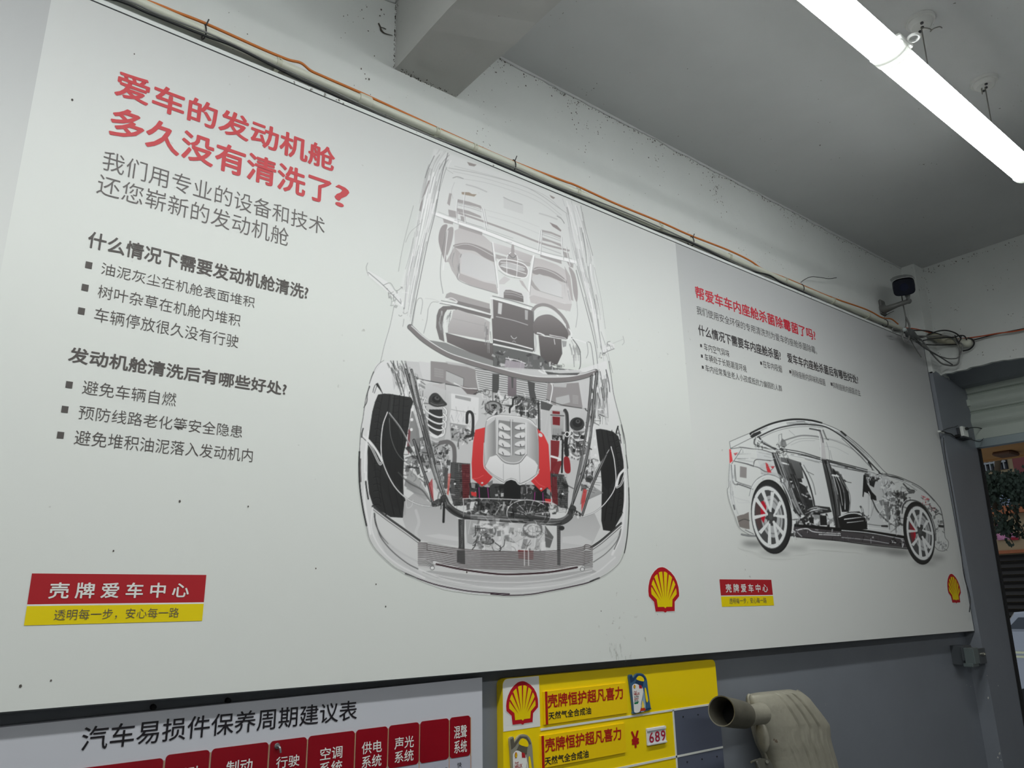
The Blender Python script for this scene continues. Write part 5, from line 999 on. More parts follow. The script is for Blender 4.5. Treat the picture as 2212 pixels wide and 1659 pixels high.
wall_cable('grey_cable', [(-700, -425), (100, -50), (270, 0), (340, 30), (440, 68), (520, 104), (590, 139), (700, 188), (780, 226), (870, 268), (940, 298), (1022, 329), (1108, 361), (1180, 394), (1250, 420), (1330, 450), (1424, 490), (1487, 519), (1550, 548), (1608, 575), (1690, 609), (1760, 640), (1810, 665), (1862, 688), (1905, 700), (1945, 713)], .0028, grey_rub, 'thin grey cable next to the black one under the conduit', .010)
# junction clip with hanging cable end
mb = MB(); p = W(606, 158, WALL); mb.ball(p+[0, -.004, 0], .012, 10, (1.3, .5, .8)); mb.build('wall_plug', mat('grey_putty', (150, 148, 140), .8), label='grey filler dab on the white wall strip near the headline', cat='filler')
mb = MB(); p = W(578, 137, WALL); mb.ball(p+[0, -.008, 0], .011, 10, (1.4, .6, .7)); mb.build('cable_anchor', mat('dark_putty', (90, 88, 84), .8), label='small dark cable anchor just under the conduit pipe', cat='anchor')

# ------------------------------------------------------------------ bundle of cables in the corner
fB = fr(1812, 560, 5.53)
def corner(u, v, off=0.):
    p = W(*fB(u, v), PXY-.035-off)
    if p[0] > XE-.03-off: p = XP(*fB(u, v), XE-.03-off)
    return p
def ccable(pts, r, m, label, off=0., name='cable', group=None):
    mb = MB(); mb.tube([corner(u, v, off) for u, v in pts], r, 7, curve=5); return mb.build(name, m, label=label, cat='cable', group=group)
ccable([(690, 830), (640, 830), (650, 860), (700, 870), (740, 865), (770, 830), (800, 800), (800, 700), (790, 640), (775, 570), (765, 520), (750, 430)], .0042, grey_rub, 'grey camera cable dropping from the security camera to the bundle')
ccable([(800, 690), (840, 780), (850, 860), (900, 900)], .006, grey_rub, 'thick grey cable curling behind the camera cable', .01)
ccable([(780, 880), (820, 830), (900, 850), (980, 850), (1060, 855), (1150, 880), (1230, 905)], .004, black_rub, 'upper black cable arching right out of the bundle', .012)
ccable([(850, 880), (980, 930), (1080, 900), (1160, 865), (1260, 850), (1350, 865), (1420, 900), (1460, 950), (1450, 990), (1430, 1000)], .0044, black_rub, 'black cable looping over the fat white pipe', .02)
ccable([(860, 900), (960, 915), (1100, 920), (1250, 915), (1330, 930), (1400, 985), (1440, 1080), (1440, 1180), (1420, 1250), (1370, 1270), (1300, 1265), (1220, 1240), (1130, 1150), (1060, 1060), (980, 960), (880, 880)], .0052, grey_rub, 'large grey cable loop hanging lowest from the corner bundle', .03)
ccable([(850, 870), (940, 960), (1060, 1070), (1160, 1140), (1270, 1180), (1360, 1188), (1430, 1170), (1470, 1080), (1475, 1020), (1440, 990), (1390, 930)], .0042, grey_rub, 'second grey cable loop just inside the lowest one', .038)
ccable([(880, 940), (1010, 1050), (1150, 1130), (1260, 1200), (1360, 1262)], .004, mat('dark_grey_sheath', (74, 74, 74), .5), 'dark grey cable running straight down across the loops', .045)
ccable([(860, 930), (1000, 1010), (1200, 1025), (1430, 1015)], .0038, black_rub, 'black cable running level below the fat white pipe', .01)
ccable([(1010, 970), (1150, 945), (1300, 935), (1380, 930), (1440, 912), (1500, 918), (1528, 965)], .0042, black_rub, 'black cable draped on the fat white pipe end', .05)
ccable([(850, 950), (900, 1040), (950, 1120), (985, 1170)], .0032, grey_rub, 'thin grey cable end hanging in front of the banner corner', .0)
ccable([(760, 850), (760, 930), (790, 985), (830, 960), (840, 900), (810, 850)], .0048, grey_rub, 'small grey cable loop at the conduit mouth', .03)
ccable([(800, 822), (900, 830), (1000, 852), (1100, 880), (1200, 905), (1330, 955), (1500, 945), (1700, 920), (1900, 885), (2100, 860), (2400, 800), (3300, 610)], .0042, red_rub, 'rust orange cable running along the end wall', .004, 'orange_cable')
ccable([(1590, 972), (1740, 930), (1900, 890), (2100, 850), (2400, 790), (3300, 600)], .0036, black_rub, 'black cable beside the rust orange one on the end wall', .0, 'black_cable')
mb = MB(); mb.tube([corner(820, 850, .03), corner(850, 890, .03), corner(900, 930, .03), corner(960, 960, .03)], [.02, .03, .022, .01], 9); mb.build('cable_knot', mat('knot', (84, 86, 86), .6), label='dark knot of taped cables at the conduit mouth', cat='cable bundle')
mb = MB(); q = corner(785, 840, .055); mb.ball(q, .013, 10); mb.build('cable_joint', mat('joint_wrap', (170, 178, 178), .4), label='pale joint cap on the cable knot', cat='connector')
for pts in ([(1385, 905), (1410, 960), (1440, 1010)], [(1465, 915), (1450, 965), (1425, 1000)]): ccable(pts, .003, black_rub, 'black wire end twisted over the neck of the fat white pipe, %s one' % ('left' if pts[0][0] < 1400 else 'right'), .05, 'wire_end')
fat = thing('fat_pipe', corner(1500, 1010), 'fat cream pipe with a rounded end lying on the end wall', 'pipe')
mb = MB(); mb.tube([corner(1080, 905, -.008), corner(1200, 945, -.006), corner(1330, 975, -.004), corner(1450, 990, 0)], [.016, .03, .026, .02], 12); mb.build('pipe', pvc_dark, fat)
mb = MB(); a, b_ = corner(1430, 995, .004), corner(1590, 1003, .004); mb.tube([a, a+(b_-a)*.08, a+(b_-a)*.85, a+(b_-a)*.95, b_], [.02, .028, .028, .022, .012], 14); mb.build('pipe_end', pvc, fat)
mb = MB(); mb.tube([b_+[-.02, .012, .035], b_+[-.01, -.01, .02], b_+[-.01, -.014, -.012], b_+[0, .02, -.035], b_+[.0, .06, -.036]], .005, 7, curve=4); mb.build('rubber_ring', black_rub, fat)

# ------------------------------------------------------------------ security camera
fC = fB
bp = W(*fC(535, 590), WALL)
camt = thing('security_camera', (bp[0], WALL, bp[2]), 'dark faced security camera on a grey bracket in the corner above the banner', 'camera')
gm = mat('camera_grey_metal', (112, 112, 110), .45, .2); gm2 = mat('camera_housing', (150, 152, 152), .4)
mb = MB(); c = W(*fC(515, 580), WALL-.005); mb.box(c[0]-.03, c[0]+.034, WALL-.016, WALL, c[2]-.05, c[2]+.05, .006); mb.build('base_plate', gm, camt)
hy = -.13
k1, k2, k3 = W(*fC(560, 600), WALL-.04), W(*fC(700, 545), -.06), W(*fC(835, 500), hy+.03)
mb = MB(); mb.tube([W(*fC(520, 590), WALL-.008), k1, k2, k3], [.03, .022, .015, .015], 10); mb.ball(k3, .018); mb.build('arm', gm, camt)
k4 = W(*fC(820, 430), hy+.02); mb = MB(); mb.tube([k3, k3*.5+k4*.5, k4], [.014, .011, .016], 10); mb.build('swivel', gm2, camt)
hc = W(*fC(775, 328), hy); ax = EYE+np.array([.9, .1, -.2])-hc; ax /= np.linalg.norm(ax); sx = np.cross(ax, [0, 0, 1.]); sx /= np.linalg.norm(sx); uz = np.cross(sx, ax)
def hring(t, w, h, n=20, p=4):
    out = []
    for k in range(n):
        a = 2*math.pi*k/n; ca, sa = math.cos(a), math.sin(a)
        out.append(hc+ax*t+sx*w*math.copysign(abs(ca)**(2/p), ca)+uz*h*math.copysign(abs(sa)**(2/p), sa))
    return out
hw, hh = .060, .052
mb = MB(); mb.loft([hring(-.16, hw*.55, hh*.55), hring(-.155, hw*.8, hh*.8), hring(-.12, hw*.96, hh*.96), hring(.0, hw, hh)]); mb.build('housing', gm2, camt)
mb = MB(); mb.loft([hring(0, hw*1.0, hh*1.0), hring(.012, hw*1.03, hh*1.03), hring(.02, hw*1.0, hh*1.0), hring(.021, hw*.9, hh*.9)]); mb.build('front_glass', mat('navy_glass', (14, 17, 34), .3), camt, label='dark blue glass front')
mb = MB()
for i, (a, c_) in enumerate(((0, 0),)): mb.cyl(hc+ax*.0212, hc+ax*.0225, .024, 18)
mb.build('lens', mat('lens', (30, 34, 56), .15), camt)
mb = MB(); V = [hc+ax*t+sx*s_+uz*(hh*1.12-(abs(s_)/hw)**3*.014) for t in (-.13, .045) for s_ in np.linspace(-hw*1.05, hw*1.05, 9)]
V2 = [v+uz*.004 for v in V]; F = [(i, i+1, i+10, i+9) for i in range(8)]; mb.add(V+V2, F+[tuple(j+18 for j in q) for q in F]+[(i, i+1, i+19, i+18) for i in range(8)]+[(i+9, i+10, i+28, i+27) for i in range(8)]); mb.build('sun_visor', gm2, camt)

# ------------------------------------------------------------------ tube lights
diff_m = mat('lit_diffuser', (250, 255, 253), .5, emit=LAMP); cap_m = mat('lamp_end_plastic', (244, 244, 240), .9); cap_m.node_tree.nodes['Principled BSDF'].inputs['Transmission Weight'].default_value = .022; clip_m = mat('lamp_clip_plastic', (240, 240, 238), .35); hous_m = mat('lamp_housing', (226, 226, 224), .4)
LZ, LY, LW = 3.315, -1.088, .056
def batten(x0, x1, y, label, up=.14, group=None):
    t = thing('batten_light', ((x0+x1)/2, y, LZ), label, 'light', group)
    prof = lambda w, h, z: [(y+w*math.cos(a), z-h*math.sin(a)) for a in np.linspace(-up, math.pi+up, 11)]
    mb = MB(); a = prof(LW, .026, LZ+.022); mb.loft([[(x0+.006, u, v) for u, v in a], [(x1-.006, u, v) for u, v in a]], smooth=True); mb.build('diffuser', diff_m, t)
    mb = MB(); mb.loft([[(x, y-LW, LZ+.022), (x, y-LW*.8, LZ+.044), (x, y+LW*.8, LZ+.044), (x, y+LW, LZ+.022)] for x in (x0+.02, x1-.02)], smooth=False); mb.build('housing', hous_m, t)
    for xa, xb in ((x0, x0+.027), (x1-.027, x1)):
        mb = MB(); b = prof(LW*1.06, .03, LZ+.022); bb = b+[(y-LW*.85, LZ+.048), (y+LW*.85, LZ+.048)]; mb.loft([[(xa, u, v) for u, v in bb], [(xb, u, v) for u, v in bb]], smooth=False); mb.build('end_cap', cap_m, t)
    return t
XJ, XEND = 2.462, 3.766
b2 = batten(XJ+.004, XEND, LY, 'lit tube light nearest the end wall, beyond the joint')
b1 = batten(XJ-1.30, XJ-.004, LY, 'lit tube light before the joint, cut by the picture top')
mb = MB(); mb.box(XJ-.05, XJ+.05, LY-LW*1.1, LY+LW*1.1, LZ+.04, LZ+.052, .003); mb.tube([(XJ+.01+.02*math.cos(a), LY-LW*1.15-.016+.018*math.sin(a), LZ+.046) for a in np.linspace(0, 2*math.pi, 14)], .005, 7); mb.build('joint_clip', clip_m, b2)
for i, (xa, y) in enumerate(((-.14, LY), (-1.44, LY), (-2.74, LY), (XJ-1.3, -3.7), (XJ, -3.7), (-.14, -3.7), (-1.44, -3.7))):
    batten(xa, xa+1.292, y, 'lit tube light of the ceiling rows behind the camera', 0., group='tube lights outside the picture')
rose_m = mat('rose_plastic', (214, 214, 211), .5)
for i, (px, py, wp, loose) in enumerate(((1990, 58, (2000, 125), [(0, 0, 0), (.012, -.015, -.006), (.035, -.02, -.004), (.05, -.012, 0), (.03, -.03, -.01), (.035, -.05, -.012), (.06, -.05, -.004)]),
                                          (2128, 188, (2147, 250), [(-.01, .01, 0), (-.02, .01, -.03), (-.04, .005, -.045), (-.055, 0, -.03)]))):
    p = ZP(px, py, CEIL-.03)
    t = thing('ceiling_rose', (p[0], p[1], CEIL-.04), ['round ceiling rose with curly wire, nearer the lamp joint', 'round ceiling rose with hooked wire, nearer the end wall'][i], 'ceiling rose')
    mb = MB(); mb.tube([(p[0], p[1], CEIL), (p[0], p[1], CEIL-.012)], [.055, .052], 24); mb.tube([(p[0], p[1], CEIL-.012), (p[0], p[1], CEIL-.026), (p[0], p[1], CEIL-.03)], [.044, .040, .034], 24); mb.build('base', rose_m, t)
    for dx, dy in ((-.022, -.012), (.02, .014), (.004, -.002)):
        mb = MB(); mb.cyl((p[0]+dx, p[1]+dy, CEIL-.029), (p[0]+dx, p[1]+dy, CEIL-.035), .006, 10); mb.build('screw', mat('dark_screw', (48, 46, 50), .5), t)
    mb = MB(); mb.tube([(p[0], p[1], CEIL-.03), (p[0]-.002, LY-.0, LZ+.05)], .0022, 6); mb.tube([(p[0]+a, p[1]+b, CEIL-.034+c) for a, b, c in loose], .0022, 6, curve=5); mb.build('wire', mat('lamp_wire', (126, 124, 118), .5), t)

# ------------------------------------------------------------------ maintenance chart board
YB = .028
fL, fR = fr(0, 1500, 3.95), fr(540, 1500, 3.95)
bx1 = float(W(1042, 1560, YB)[0]); bz1 = float(W(1043, 1463, YB)[2]); bz0 = .42
chart = thing('maintenance_chart', (.2, .04, bz0), 'white wall chart with a black title over dark red table heads', 'sign board')
mb = MB(); zl_ = float(W(0, 1571.6, YB)[2]); xl_ = float(W(0, 1571.6, YB)[0]); sl = (bz1-zl_)/(bx1-xl_); mb.prism([(-1.3, YB, bz0), (bx1, YB, bz0), (bx1, YB, bz1), (-1.3, YB, bz1-sl*(bx1+1.3))], (0, WALL-.002-YB, 0)); mb.build('board', mat('chart_board', (206, 206, 214), .22, spec=.5), chart)
ck = mat('chart_black', (28, 24, 30), .35); cred = mat('chart_red', (142, 8, 26), .25, noise=.12, nscale=5); cgold = mat('chart_gold_edge', (196, 150, 110), .4); cgrey = mat('chart_grey_row', (182, 182, 196), .3)
lettering('汽车易损件保养周期建议表', fL, (685, 480), (912+540*3.95, 190), (800, 268), (700, 487), ck, chart, YB-.0012, .005)
tq = np.array([W(*fR(u, v), YB) for u, v in ((1790, 188), (1570, 216), (1310, 250), (1040, 286), (690, 332), (330, 384), (-180, 455), (-520, 492), (-1000, 548))]); tfit = np.polyfit(tq[:, 0], tq[:, 2], 1); bz = float(np.mean([W(*fR(u, v), YB)[2] for u, v in ((1880, 518), (1445, 590))]))
cuts = [float(W(*fR(u, v), YB)[0]) for u, v in ((-735, 600), (-335, 470), (163, 430), (489, 400), (897, 350), (1178, 300), (1446, 260), (1699, 230), (1881, 220))]
heads = [None, '驱动\n系统', '制动\n系统', '行驶\n系统', '空调\n系统', '供电\n系统', '声光\n系统', None, '混聲\n系统']
xs = [-1.22]+cuts
for i in range(len(xs)-1):
    a, b = xs[i]+.0025, xs[i+1]-.0025; tz = float(np.polyval(tfit, (a+b)/2))
    mb = MB(); mb.prism(rrect(a, b, bz, tz, YB-.0025, .009), (0, .003, 0)); cell = mb.build('header_cell', cred, chart)
    t = heads[i]
    if t and i < 9:
        w = min((b-a)*.64, .47*(xs[5]-xs[4])); cx, top, bot = (a+b)/2, tz-(tz-bz)*(.30 if i < 8 else .22), bz+(tz-bz)*.10
        if i == 3: top = tz-(tz-bz)*.36
        V, F = text_mesh(t, .008, 1, 1.08); lo, hi = V.min(0), V.max(0); U = (V-lo)/(hi-lo)
        mb = MB(); mb.add([(cx-w/2+w*u, d, bot+(top-bot)*v) for (u, v), d in zip(U, lift(U, YB-.0032))], F); mb.build('lettering', wht, cell, clean=False)
    mb = MB(); mb.box(xs[i+1]-.0012, xs[i+1]+.0012, YB-.0016, YB, bz-.3, tz-.006); mb.build('column_line', cgold, chart)
mb = MB(); mb.box(xs[1], xs[-1]+.004, YB-.0014, YB, bz-.30, bz-.002); mb.build('table_row', cgrey, chart)
x0, x1, z0, z1 = rect_of(fR, [(1765, 600), (1803, 600), (1785, 578), (1785, 622)], YB)
V, F = text_mesh('快', 0); lo, hi = V.min(0), V.max(0); U = (V-lo)/(hi-lo); mb = MB(); mb.add([(x0+(x1-x0)*u, YB-.0022, z0+(z1-z0)*v) for u, v in U], F); mb.build('lettering', ck, chart, clean=False)
for ch, u in (('辅', 1655), ('率', 1575)):
    x = float(W(*fR(u, 640), YB)[0]); zz = float(W(*fR(u, 612), YB)[2]); V, F = text_mesh(ch, 0); lo, hi = V.min(0), V.max(0); U = (V-lo)/(hi-lo); mb = MB(); mb.add([(x-.012+.024*a, YB-.0022, zz-.034+.03*b) for a, b in U], F); mb.build('lettering', ck, chart, clean=False)
q = W(*fR(228, 440), YB); mb = MB(); mb.cyl((q[0], YB, q[2]), (q[0], YB-.006, q[2]), .0085, 14, .006); mb.tube([(q[0], YB-.006, q[2]), (q[0]+.002, YB-.016, q[2]-.002), (q[0]+.004, YB-.018, q[2]-.014)], .0028, 7, curve=3); mb.build('hook_screw', steel, chart, label='shiny screw hook')
for i, (px, py) in enumerate(((330, 1527), (491, 1513))):
    p = W(px, py, WALL); mb = MB(); mb.cyl(p, p+[0, -.012, 0], .007, 10, .006); mb.build('wall_nail', dark_gap, label=['black nail stub in the wall above the chart, left one', 'round black nail head in the wall above the chart, right one'][i], cat='nail')

# ------------------------------------------------------------------ yellow price board
fY = fr(1060, 1420, 5.53); fM = fr(1040, 1380, 2.765)
YF = .028
yx0, yx1 = float(W(*fY(143, 600), YF)[0]), float(W(1556, 1560, YF)[0]); yz1 = float(W(*fY(1200, 160), YF)[2]); yz0 = .5
price = thing('price_board', ((yx0+yx1)/2, .04, yz0), 'yellow and slate blue price board with a scallop emblem beside the chart', 'price board')
yel = mat('board_yellow', (250, 216, 4), .3, spec=.5); slate = mat('board_slate', (88, 93, 110), .35); wline = mat('board_white_line', (226, 226, 220), .4)
mb = MB(); mb.prism(rrect(yx0, yx1, yz0, yz1, YF, .02), (0, WALL-YF, 0)); mb.build('board', yel, price)
ex1 = float(W(*fY(570, 215), YF)[0]); ez0 = float(W(*fY(150, 888), YF)[2])
mb = MB(); mb.prism(rrect(yx0+.001, float(W(*fY(580, 500), YF)[0]), ez0, yz1-.001, YF-.0012, .019, corners=(1, 0, 0, 0)), (0, .001, 0)); ew = mb.build('emblem_field', mat('board_white', (234, 232, 228), .35), price, label='white field behind the emblem')
x0, x1, z0, z1 = rect_of(fY, [(178, 560), (562, 600), (370, 283), (375, 802)], YF)
emblem(price, x0, x1, z0, z1, YF-.002, 'red and yellow scallop emblem')
def hline(f, a, b, h, y): 
    A, B = W(*f(*a), YF), W(*f(*b), YF); z = (A[2]+B[2])/2; mb = MB(); mb.box(A[0], B[0], y, YF, z-h/2, z+h/2); return mb.build('divider_line', wline, price)
zl1 = float(np.mean([W(*fY(592, 830), YF)[2], W(*fM(1400, 400), YF)[2]])); zl2 = float(np.mean([W(*fM(1168, 696), YF)[2], W(*fM(1448, 650), YF)[2]]))
gx0 = float(W(*fM(1152, 550), YF)[0])
mb = MB(); mb.box(gx0, yx1, YF-.0012, YF, yz0, zl1-.003); mb.build('slate_field', slate, price, label='slate blue right field')
for xa, xb, z in ((float(W(*fY(592, 830), YF)[0]), yx1, zl1), (yx0+.01, yx1, zl2)): mb = MB(); mb.box(xa, xb, YF-.0024, YF, z-.0034, z+.0034); mb.build('divider_line', wline, price)
mb = MB(); mb.box(gx0-.004, gx0+.003, YF-.0024, YF, yz0, zl1); mb.build('divider_line', wline, price)
for u, v in ((1203, 465), (1292, 453), (1227, 735), (1316, 718), (1405, 702)):
    p = W(*fM(u, v), YF-.001); mb = MB(); mb.cyl((p[0], YF-.001, p[2]), (p[0], YF-.004, p[2]), .0026, 8); mb.build('pin_hole', dark_gap, price)
tred = mat('board_text_red', (178, 24, 22), .4); tblk = mat('board_text_black', (26, 28, 42), .4); plate_y = mat('board_plate_yellow', (250, 208, 4), .35)
def name_plate(q, bar, t1, t2):
    x0, x1, z0, z1 = rect_of(fY, q, YF-.004)
    mb = MB(); mb.box(x0, x1, YF-.0055, YF, z0, z1); pp = mb.build('name_plate', plate_y, price)
    bx0, bx1 = float(W(*fY(*bar[0]), YF)[0]), float(W(*fY(*bar[1]), YF)[0])
    mb = MB(); mb.box(bx0, bx1, YF-.0075, YF-.0055, z0, z1); mb.build('red_bar', tred, pp)
    lettering('壳牌恒护超凡喜力', fY, *t1, tred, pp, YF-.0064, .019, yp=YF-.006)
    lettering('天然气全合成油', fY, *t2, tblk, pp, YF-.0064, .012, yp=YF-.006)
name_plate([(632, 600), (1625, 500), (632, 410), (660, 803)], ((640, 600), (664, 600)), ((680, 530), (1580, 450), (735, 437), (700, 607)), ((690, 700), (1197, 610), (730, 650), (700, 747)))
name_plate([(596, 1100), (1608, 1000), (596, 940), (625, 1322)], ((596, 1100), (622, 1100)), ((650, 1100), (1560, 940), (1405, 850), (1385, 1012)), ((645, 1230), (1168, 1150), (690, 1185), (660, 1292)))
lettering('¥', fY, (1675, 890), (1772, 950), (1720, 878), (1735, 1080), tred, price, YF-.0014, .03)
x0, x1, z0, z1 = rect_of(fY, [(1873, 950), (2102, 930), (1875, 850), (1882, 1060)], YF-.008)
mb = MB(); mb.box(x0, x1, YF-.006, YF, z0, z1, .002); tagp = mb.build('price_holder', mat('price_white', (224, 224, 226), .35), price, label='white price holder')
mb = MB(); mb.box(x0+.001, x1-.001, YF-.010, YF-.006, z1-.010, z1-.001, .001); mb.box(x0+.001, x1-.001, YF-.010, YF-.006, z0+.001, z0+.007, .001); mb.build('rail', mat('price_white', (224, 224, 226)), tagp)
lettering('689', fY, (1893, 940), (2088, 930), (1920, 893), (1912, 1024), mat('price_digit_red', (172, 28, 56), .4), tagp, YF-.0068, .012, spacing=1.15)
# cut-out oil bottles
def bottle(T, body_m, dark_m, foil_m, lab):
    O = [(0, .035), (.155, .015), (.18, .095), (.41, 0), (.7, .02), (.88, .16), (.92, .42), (.97, .75), (1, .91), (.98, .95), (.15, 1), (.11, .93), (.09, .75), (.05, .45), (.02, .2)]
    H1 = [(.40, .085), (.52, .06), (.70, .12), (.71, .215), (.36, .15)]; H2 = [(.735, .40), (.80, .40), (.875, .66), (.875, .72), (.82, .76), (.77, .7), (.74, .55)]
    y = YF-.008
    pt = lambda p, yy: (T(p)[0], yy, T(p)[1])
    o = spline([np.array(p+(0,)) for p in O], 3, True); o = [(a[0], a[1]) for a in o]
    mb = MB(); mb.prism([pt(p, y) for p in o], (0, .008, 0)); bt = mb.build('bottle_cutout', body_m, price, label=lab)
    def flat(pts, dy, m, name='label_print', parent=bt, sm=0):
        if sm: pts = [(a[0], a[1]) for a in spline([np.array(p+(0,)) for p in pts], 3, True)]
        P = [pt(p, y-dy) for p in pts]; mb = MB(); mb.add(P, tess(P)); return mb.build(name, m, parent, clean=False)
    flat([(.02, .05), (.15, .03), (.17, .12), (.40, .02), (.69, .045), (.85, .17), (.80, .19), (.66, .08), (.42, .06), (.2, .18), (.05, .22)], .0006, dark_m, 'shading_print')
    flat([(.36, .16), (.70, .22), (.66, .34), (.26, .24)], .0009, dark_m, 'shading_print')
    for h in (H1, H2): flat(h, .0012, yel, 'handle_hole', sm=1)
    flat([(.14, .985), (.97, .93), (.99, .90), (.15, .955)], .0009, dark_m, 'shading_print')
    flat([(.10, .36), (.16, .27), (.30, .25), (.50, .31), (.62, .37), (.66, .44), (.60, .60), (.50, .78), (.46, .95), (.16, .97), (.13, .8)], .0012, wht, sm=1)
    flat([(.44, .95), (.62, .60), (.66, .45), (.72, .60), (.70, .94)], .0015, foil_m, sm=1)
    flat([(.42, .955), (.48, .88), (.62, .86), (.72, .92), (.70, .955)], .0018, mat('flame_red', (196, 52, 20), .4)); flat([(.52, .87), (.58, .70), (.64, .78), (.65, .87)], .0019, mat('flame_yellow', (246, 214, 90), .4), sm=1)
    flat([(.45, .29), (.57, .31), (.61, .39), (.46, .38)], .0018, plr); flat([(.16, .72), (.40, .70), (.34, .76), (.17, .76)], .0018, mat('label_green', (20, 120, 76), .4))
    ex, ez = pt((.17, .37), 0)[0], pt((.17, .37), 0)[2]; ex2, ez2 = pt((.27, .27), 0)[0], pt((.27, .27), 0)[2]; emblem(bt, ex, ex2, ez, ez2, y-.0016)
    for t, a, b, u, v, m in (('Shell', .17, .31, .43, .46, tred), ('HELIX', .17, .46, .475, .54, tred), ('ULTRA', .17, .40, .56, .60, tblk), ('ENERGY', .17, .40, .615, .65, tred), ('0W-20', .17, .36, .665, .70, tblk)):
        V, F = text_mesh(t, .01); lo, hi = V.min(0), V.max(0); U = (V-lo)/(hi-lo); mb = MB(); A, B2 = pt((a, v), 0), pt((b, u), 0); mb.add([(A[0]+(B2[0]-A[0])*p, d, A[2]+(B2[2]-A[2])*q) for (p, q), d in zip(U, lift(U, y-.002))], F); mb.build('lettering', m, bt, clean=False)
x0, x1, z0, z1 = rect_of(fY, [(1655, 250), (1912, 600), (1760, 193), (1692, 678)], YF-.008)
bottle(lambda p: (x0+(x1-x0)*p[0], z1+(z0-z1)*p[1]), mat('bottle_blue', (58, 96, 132), .3), mat('bottle_dark_blue', (32, 58, 92), .3), mat('label_sky', (150, 176, 196), .35), 'blue oil bottle cut-out')
a0, a1, _, az = rect_of(fY, [(232, 1250), (530, 1250), (370, 925), (370, 925)], YF-.008)
bottle(lambda p: (a0+(a1-a0)*p[0], az-(a1-a0)*1.72*p[1]), mat('bottle_silver', (170, 166, 150), .3, .3), mat('bottle_dark_silver', (112, 106, 92), .3, .3), mat('label_pearl', (222, 214, 210), .35), 'silver oil bottle cut-out')

# ------------------------------------------------------------------ scrap muffler on the wall
fZ = fr(1440, 1440, 5.53)
rust = mat('dull_muffler_steel', (168, 163, 148), .55, .25, noise=.16, nscale=9, bump=.25, bscale=30, dirt=(22, 1.0, (120, 104, 90)))
muf = thing('muffler', (3.0, 0, .45), 'dull grey ribbed muffler with an open pipe leaning on the wall', 'muffler')
Lp = [(1040, 318), (985, 345), (985, 420), (1000, 480), (1035, 590), (1062, 700), (1085, 800), (1125, 930), (1190, 1060), (1240, 1211), (1330, 1500), (1420, 1800), (1500, 2100)]
Rp = [(1480, 272), (1580, 300), (1660, 370), (1700, 430), (1780, 540), (1850, 640), (1882, 700), (1893, 850), (1925, 980), (1955, 1080), (1985, 1211), (2050, 1500), (2110, 1800)]
DY = [.012, .034, .048, .055, .062, .066, .066, .066, .066, .066, .066, .066, .05]
Lw = spline([W(*fZ(*p), -.03) for p in Lp], 4); Rw = spline([W(*fZ(*p), -.03) for p in Rp], 4); Dd = np.interp(np.linspace(0, 12, len(Lw)), range(13), DY)
rings = []; n = 4
for i, (a, b) in enumerate(zip(Lw[:1], Rw[:1])):
    c, h = (a+b)/2, (b-a)/2; ring = []
    for k in range(n):
        t = 2*math.pi*k/n; ct, st = math.cos(t), math.sin(t); s_ = math.copysign(abs(ct)**.55, ct); d = math.copysign(abs(st)**.62, st)
        dep = Dd[i]
        if d > 0:
            rib = sum(math.exp(-((s_-r0)/.035)**2) for r0 in (-.12, .18, .45)); dep = dep-.012*rib*min(1, i/8)
            dep += .006*(1-abs(s_))
        ring.append(c+h*s_+np.array([0, -1, 0])*d*dep)
    rings.append(ring)
def mring(a, b, dep, i):
    c, h = (a+b)/2, (b-a)/2; out = []
    for s_ in np.linspace(1, -1, 90):
        d = max(0, 1-abs(s_)**3.4)**(1/2.6); rib = sum(math.exp(-((s_-r0)/.028)**2) for r0 in (-.16, .14, .42)); st = sum(math.exp(-((s_-r0)/.02)**2) for r0 in (-.55, -.4, -.02, .28, .62))
        out.append(c+h*s_+np.array([0, -1, 0])*(d*dep-.010*rib*min(1, i/7)*(d > .5)+.004*st*min(1, max(0, i-22)/8)*(d > .5)))
    for s_ in np.linspace(-1, 1, 30)[1:-1]:
        d = max(0, 1-abs(s_)**3.4)**(1/2.6); out.append(c+h*s_+np.array([0, 1, 0])*d*dep)
    return out
rings = [mring(a, b, Dd[i], i) for i, (a, b) in enumerate(zip(Lw, Rw))]
mb = MB(); mb.loft(rings); mb.build('shell', rust, muf)
mb = MB(); seam = [a*.5+np.array(a)*.5+np.array([-.004, .0, 0]) for a in Lw[3:]]; mb.tube(seam, .006, 7); mb.tube([b+np.array([.003, 0, 0]) for b in Rw[3:]], .005, 7); mb.build('seam_flange', rust, muf)
d0, d1, d2 = W(*fZ(655, 530), -.145), W(*fZ(960, 585), -.10), W(*fZ(1130, 560), -.07)
pm = mat('sooty_pipe', (116, 112, 100), .5, .4, noise=.3, nscale=14)
ax_ = (d0-d1)/np.linalg.norm(d0-d1); r0 = .052
mb = MB(); mb.tube([d0, d0*.5+d1*.5, d1*.85+d0*.15], [r0, r0*.98, r0*.93], 28, cap=False); mb.tube([d0, d0-ax_*.03, d0-ax_*.12], [r0*.93, r0*.92, r0*.9], 28, cap=False)
for k in range(1): mb.tube([d0, d0+ax_*.001], [r0*.93, r0], 28, cap=False)
mb.build('inlet_pipe', pm, muf, label='sooty open inlet pipe')
mb = MB(); mb.cyl(d0-ax_*.11, d0-ax_*.115, r0*.92, 28); mb.build('pipe_depth_disc', mat('pipe_depth_black', (14, 14, 14), .9), muf)  # black disc stands in for the dark depth of the open pipe
mb = MB(); mb.tube([d1*.85+d0*.15, d1, d1*.5+d2*.5, d2], [r0*.93, r0*.74, r0*.7, r0*.78], 24, cap=False); mb.build('neck_pipe', rust, muf)
mb = MB(); e0 = W(*fZ(1150, 850), -.055); mb.ball(e0, .034, 16, (.55, .8, 1.6)); mb.build('side_bulge', rust, muf)
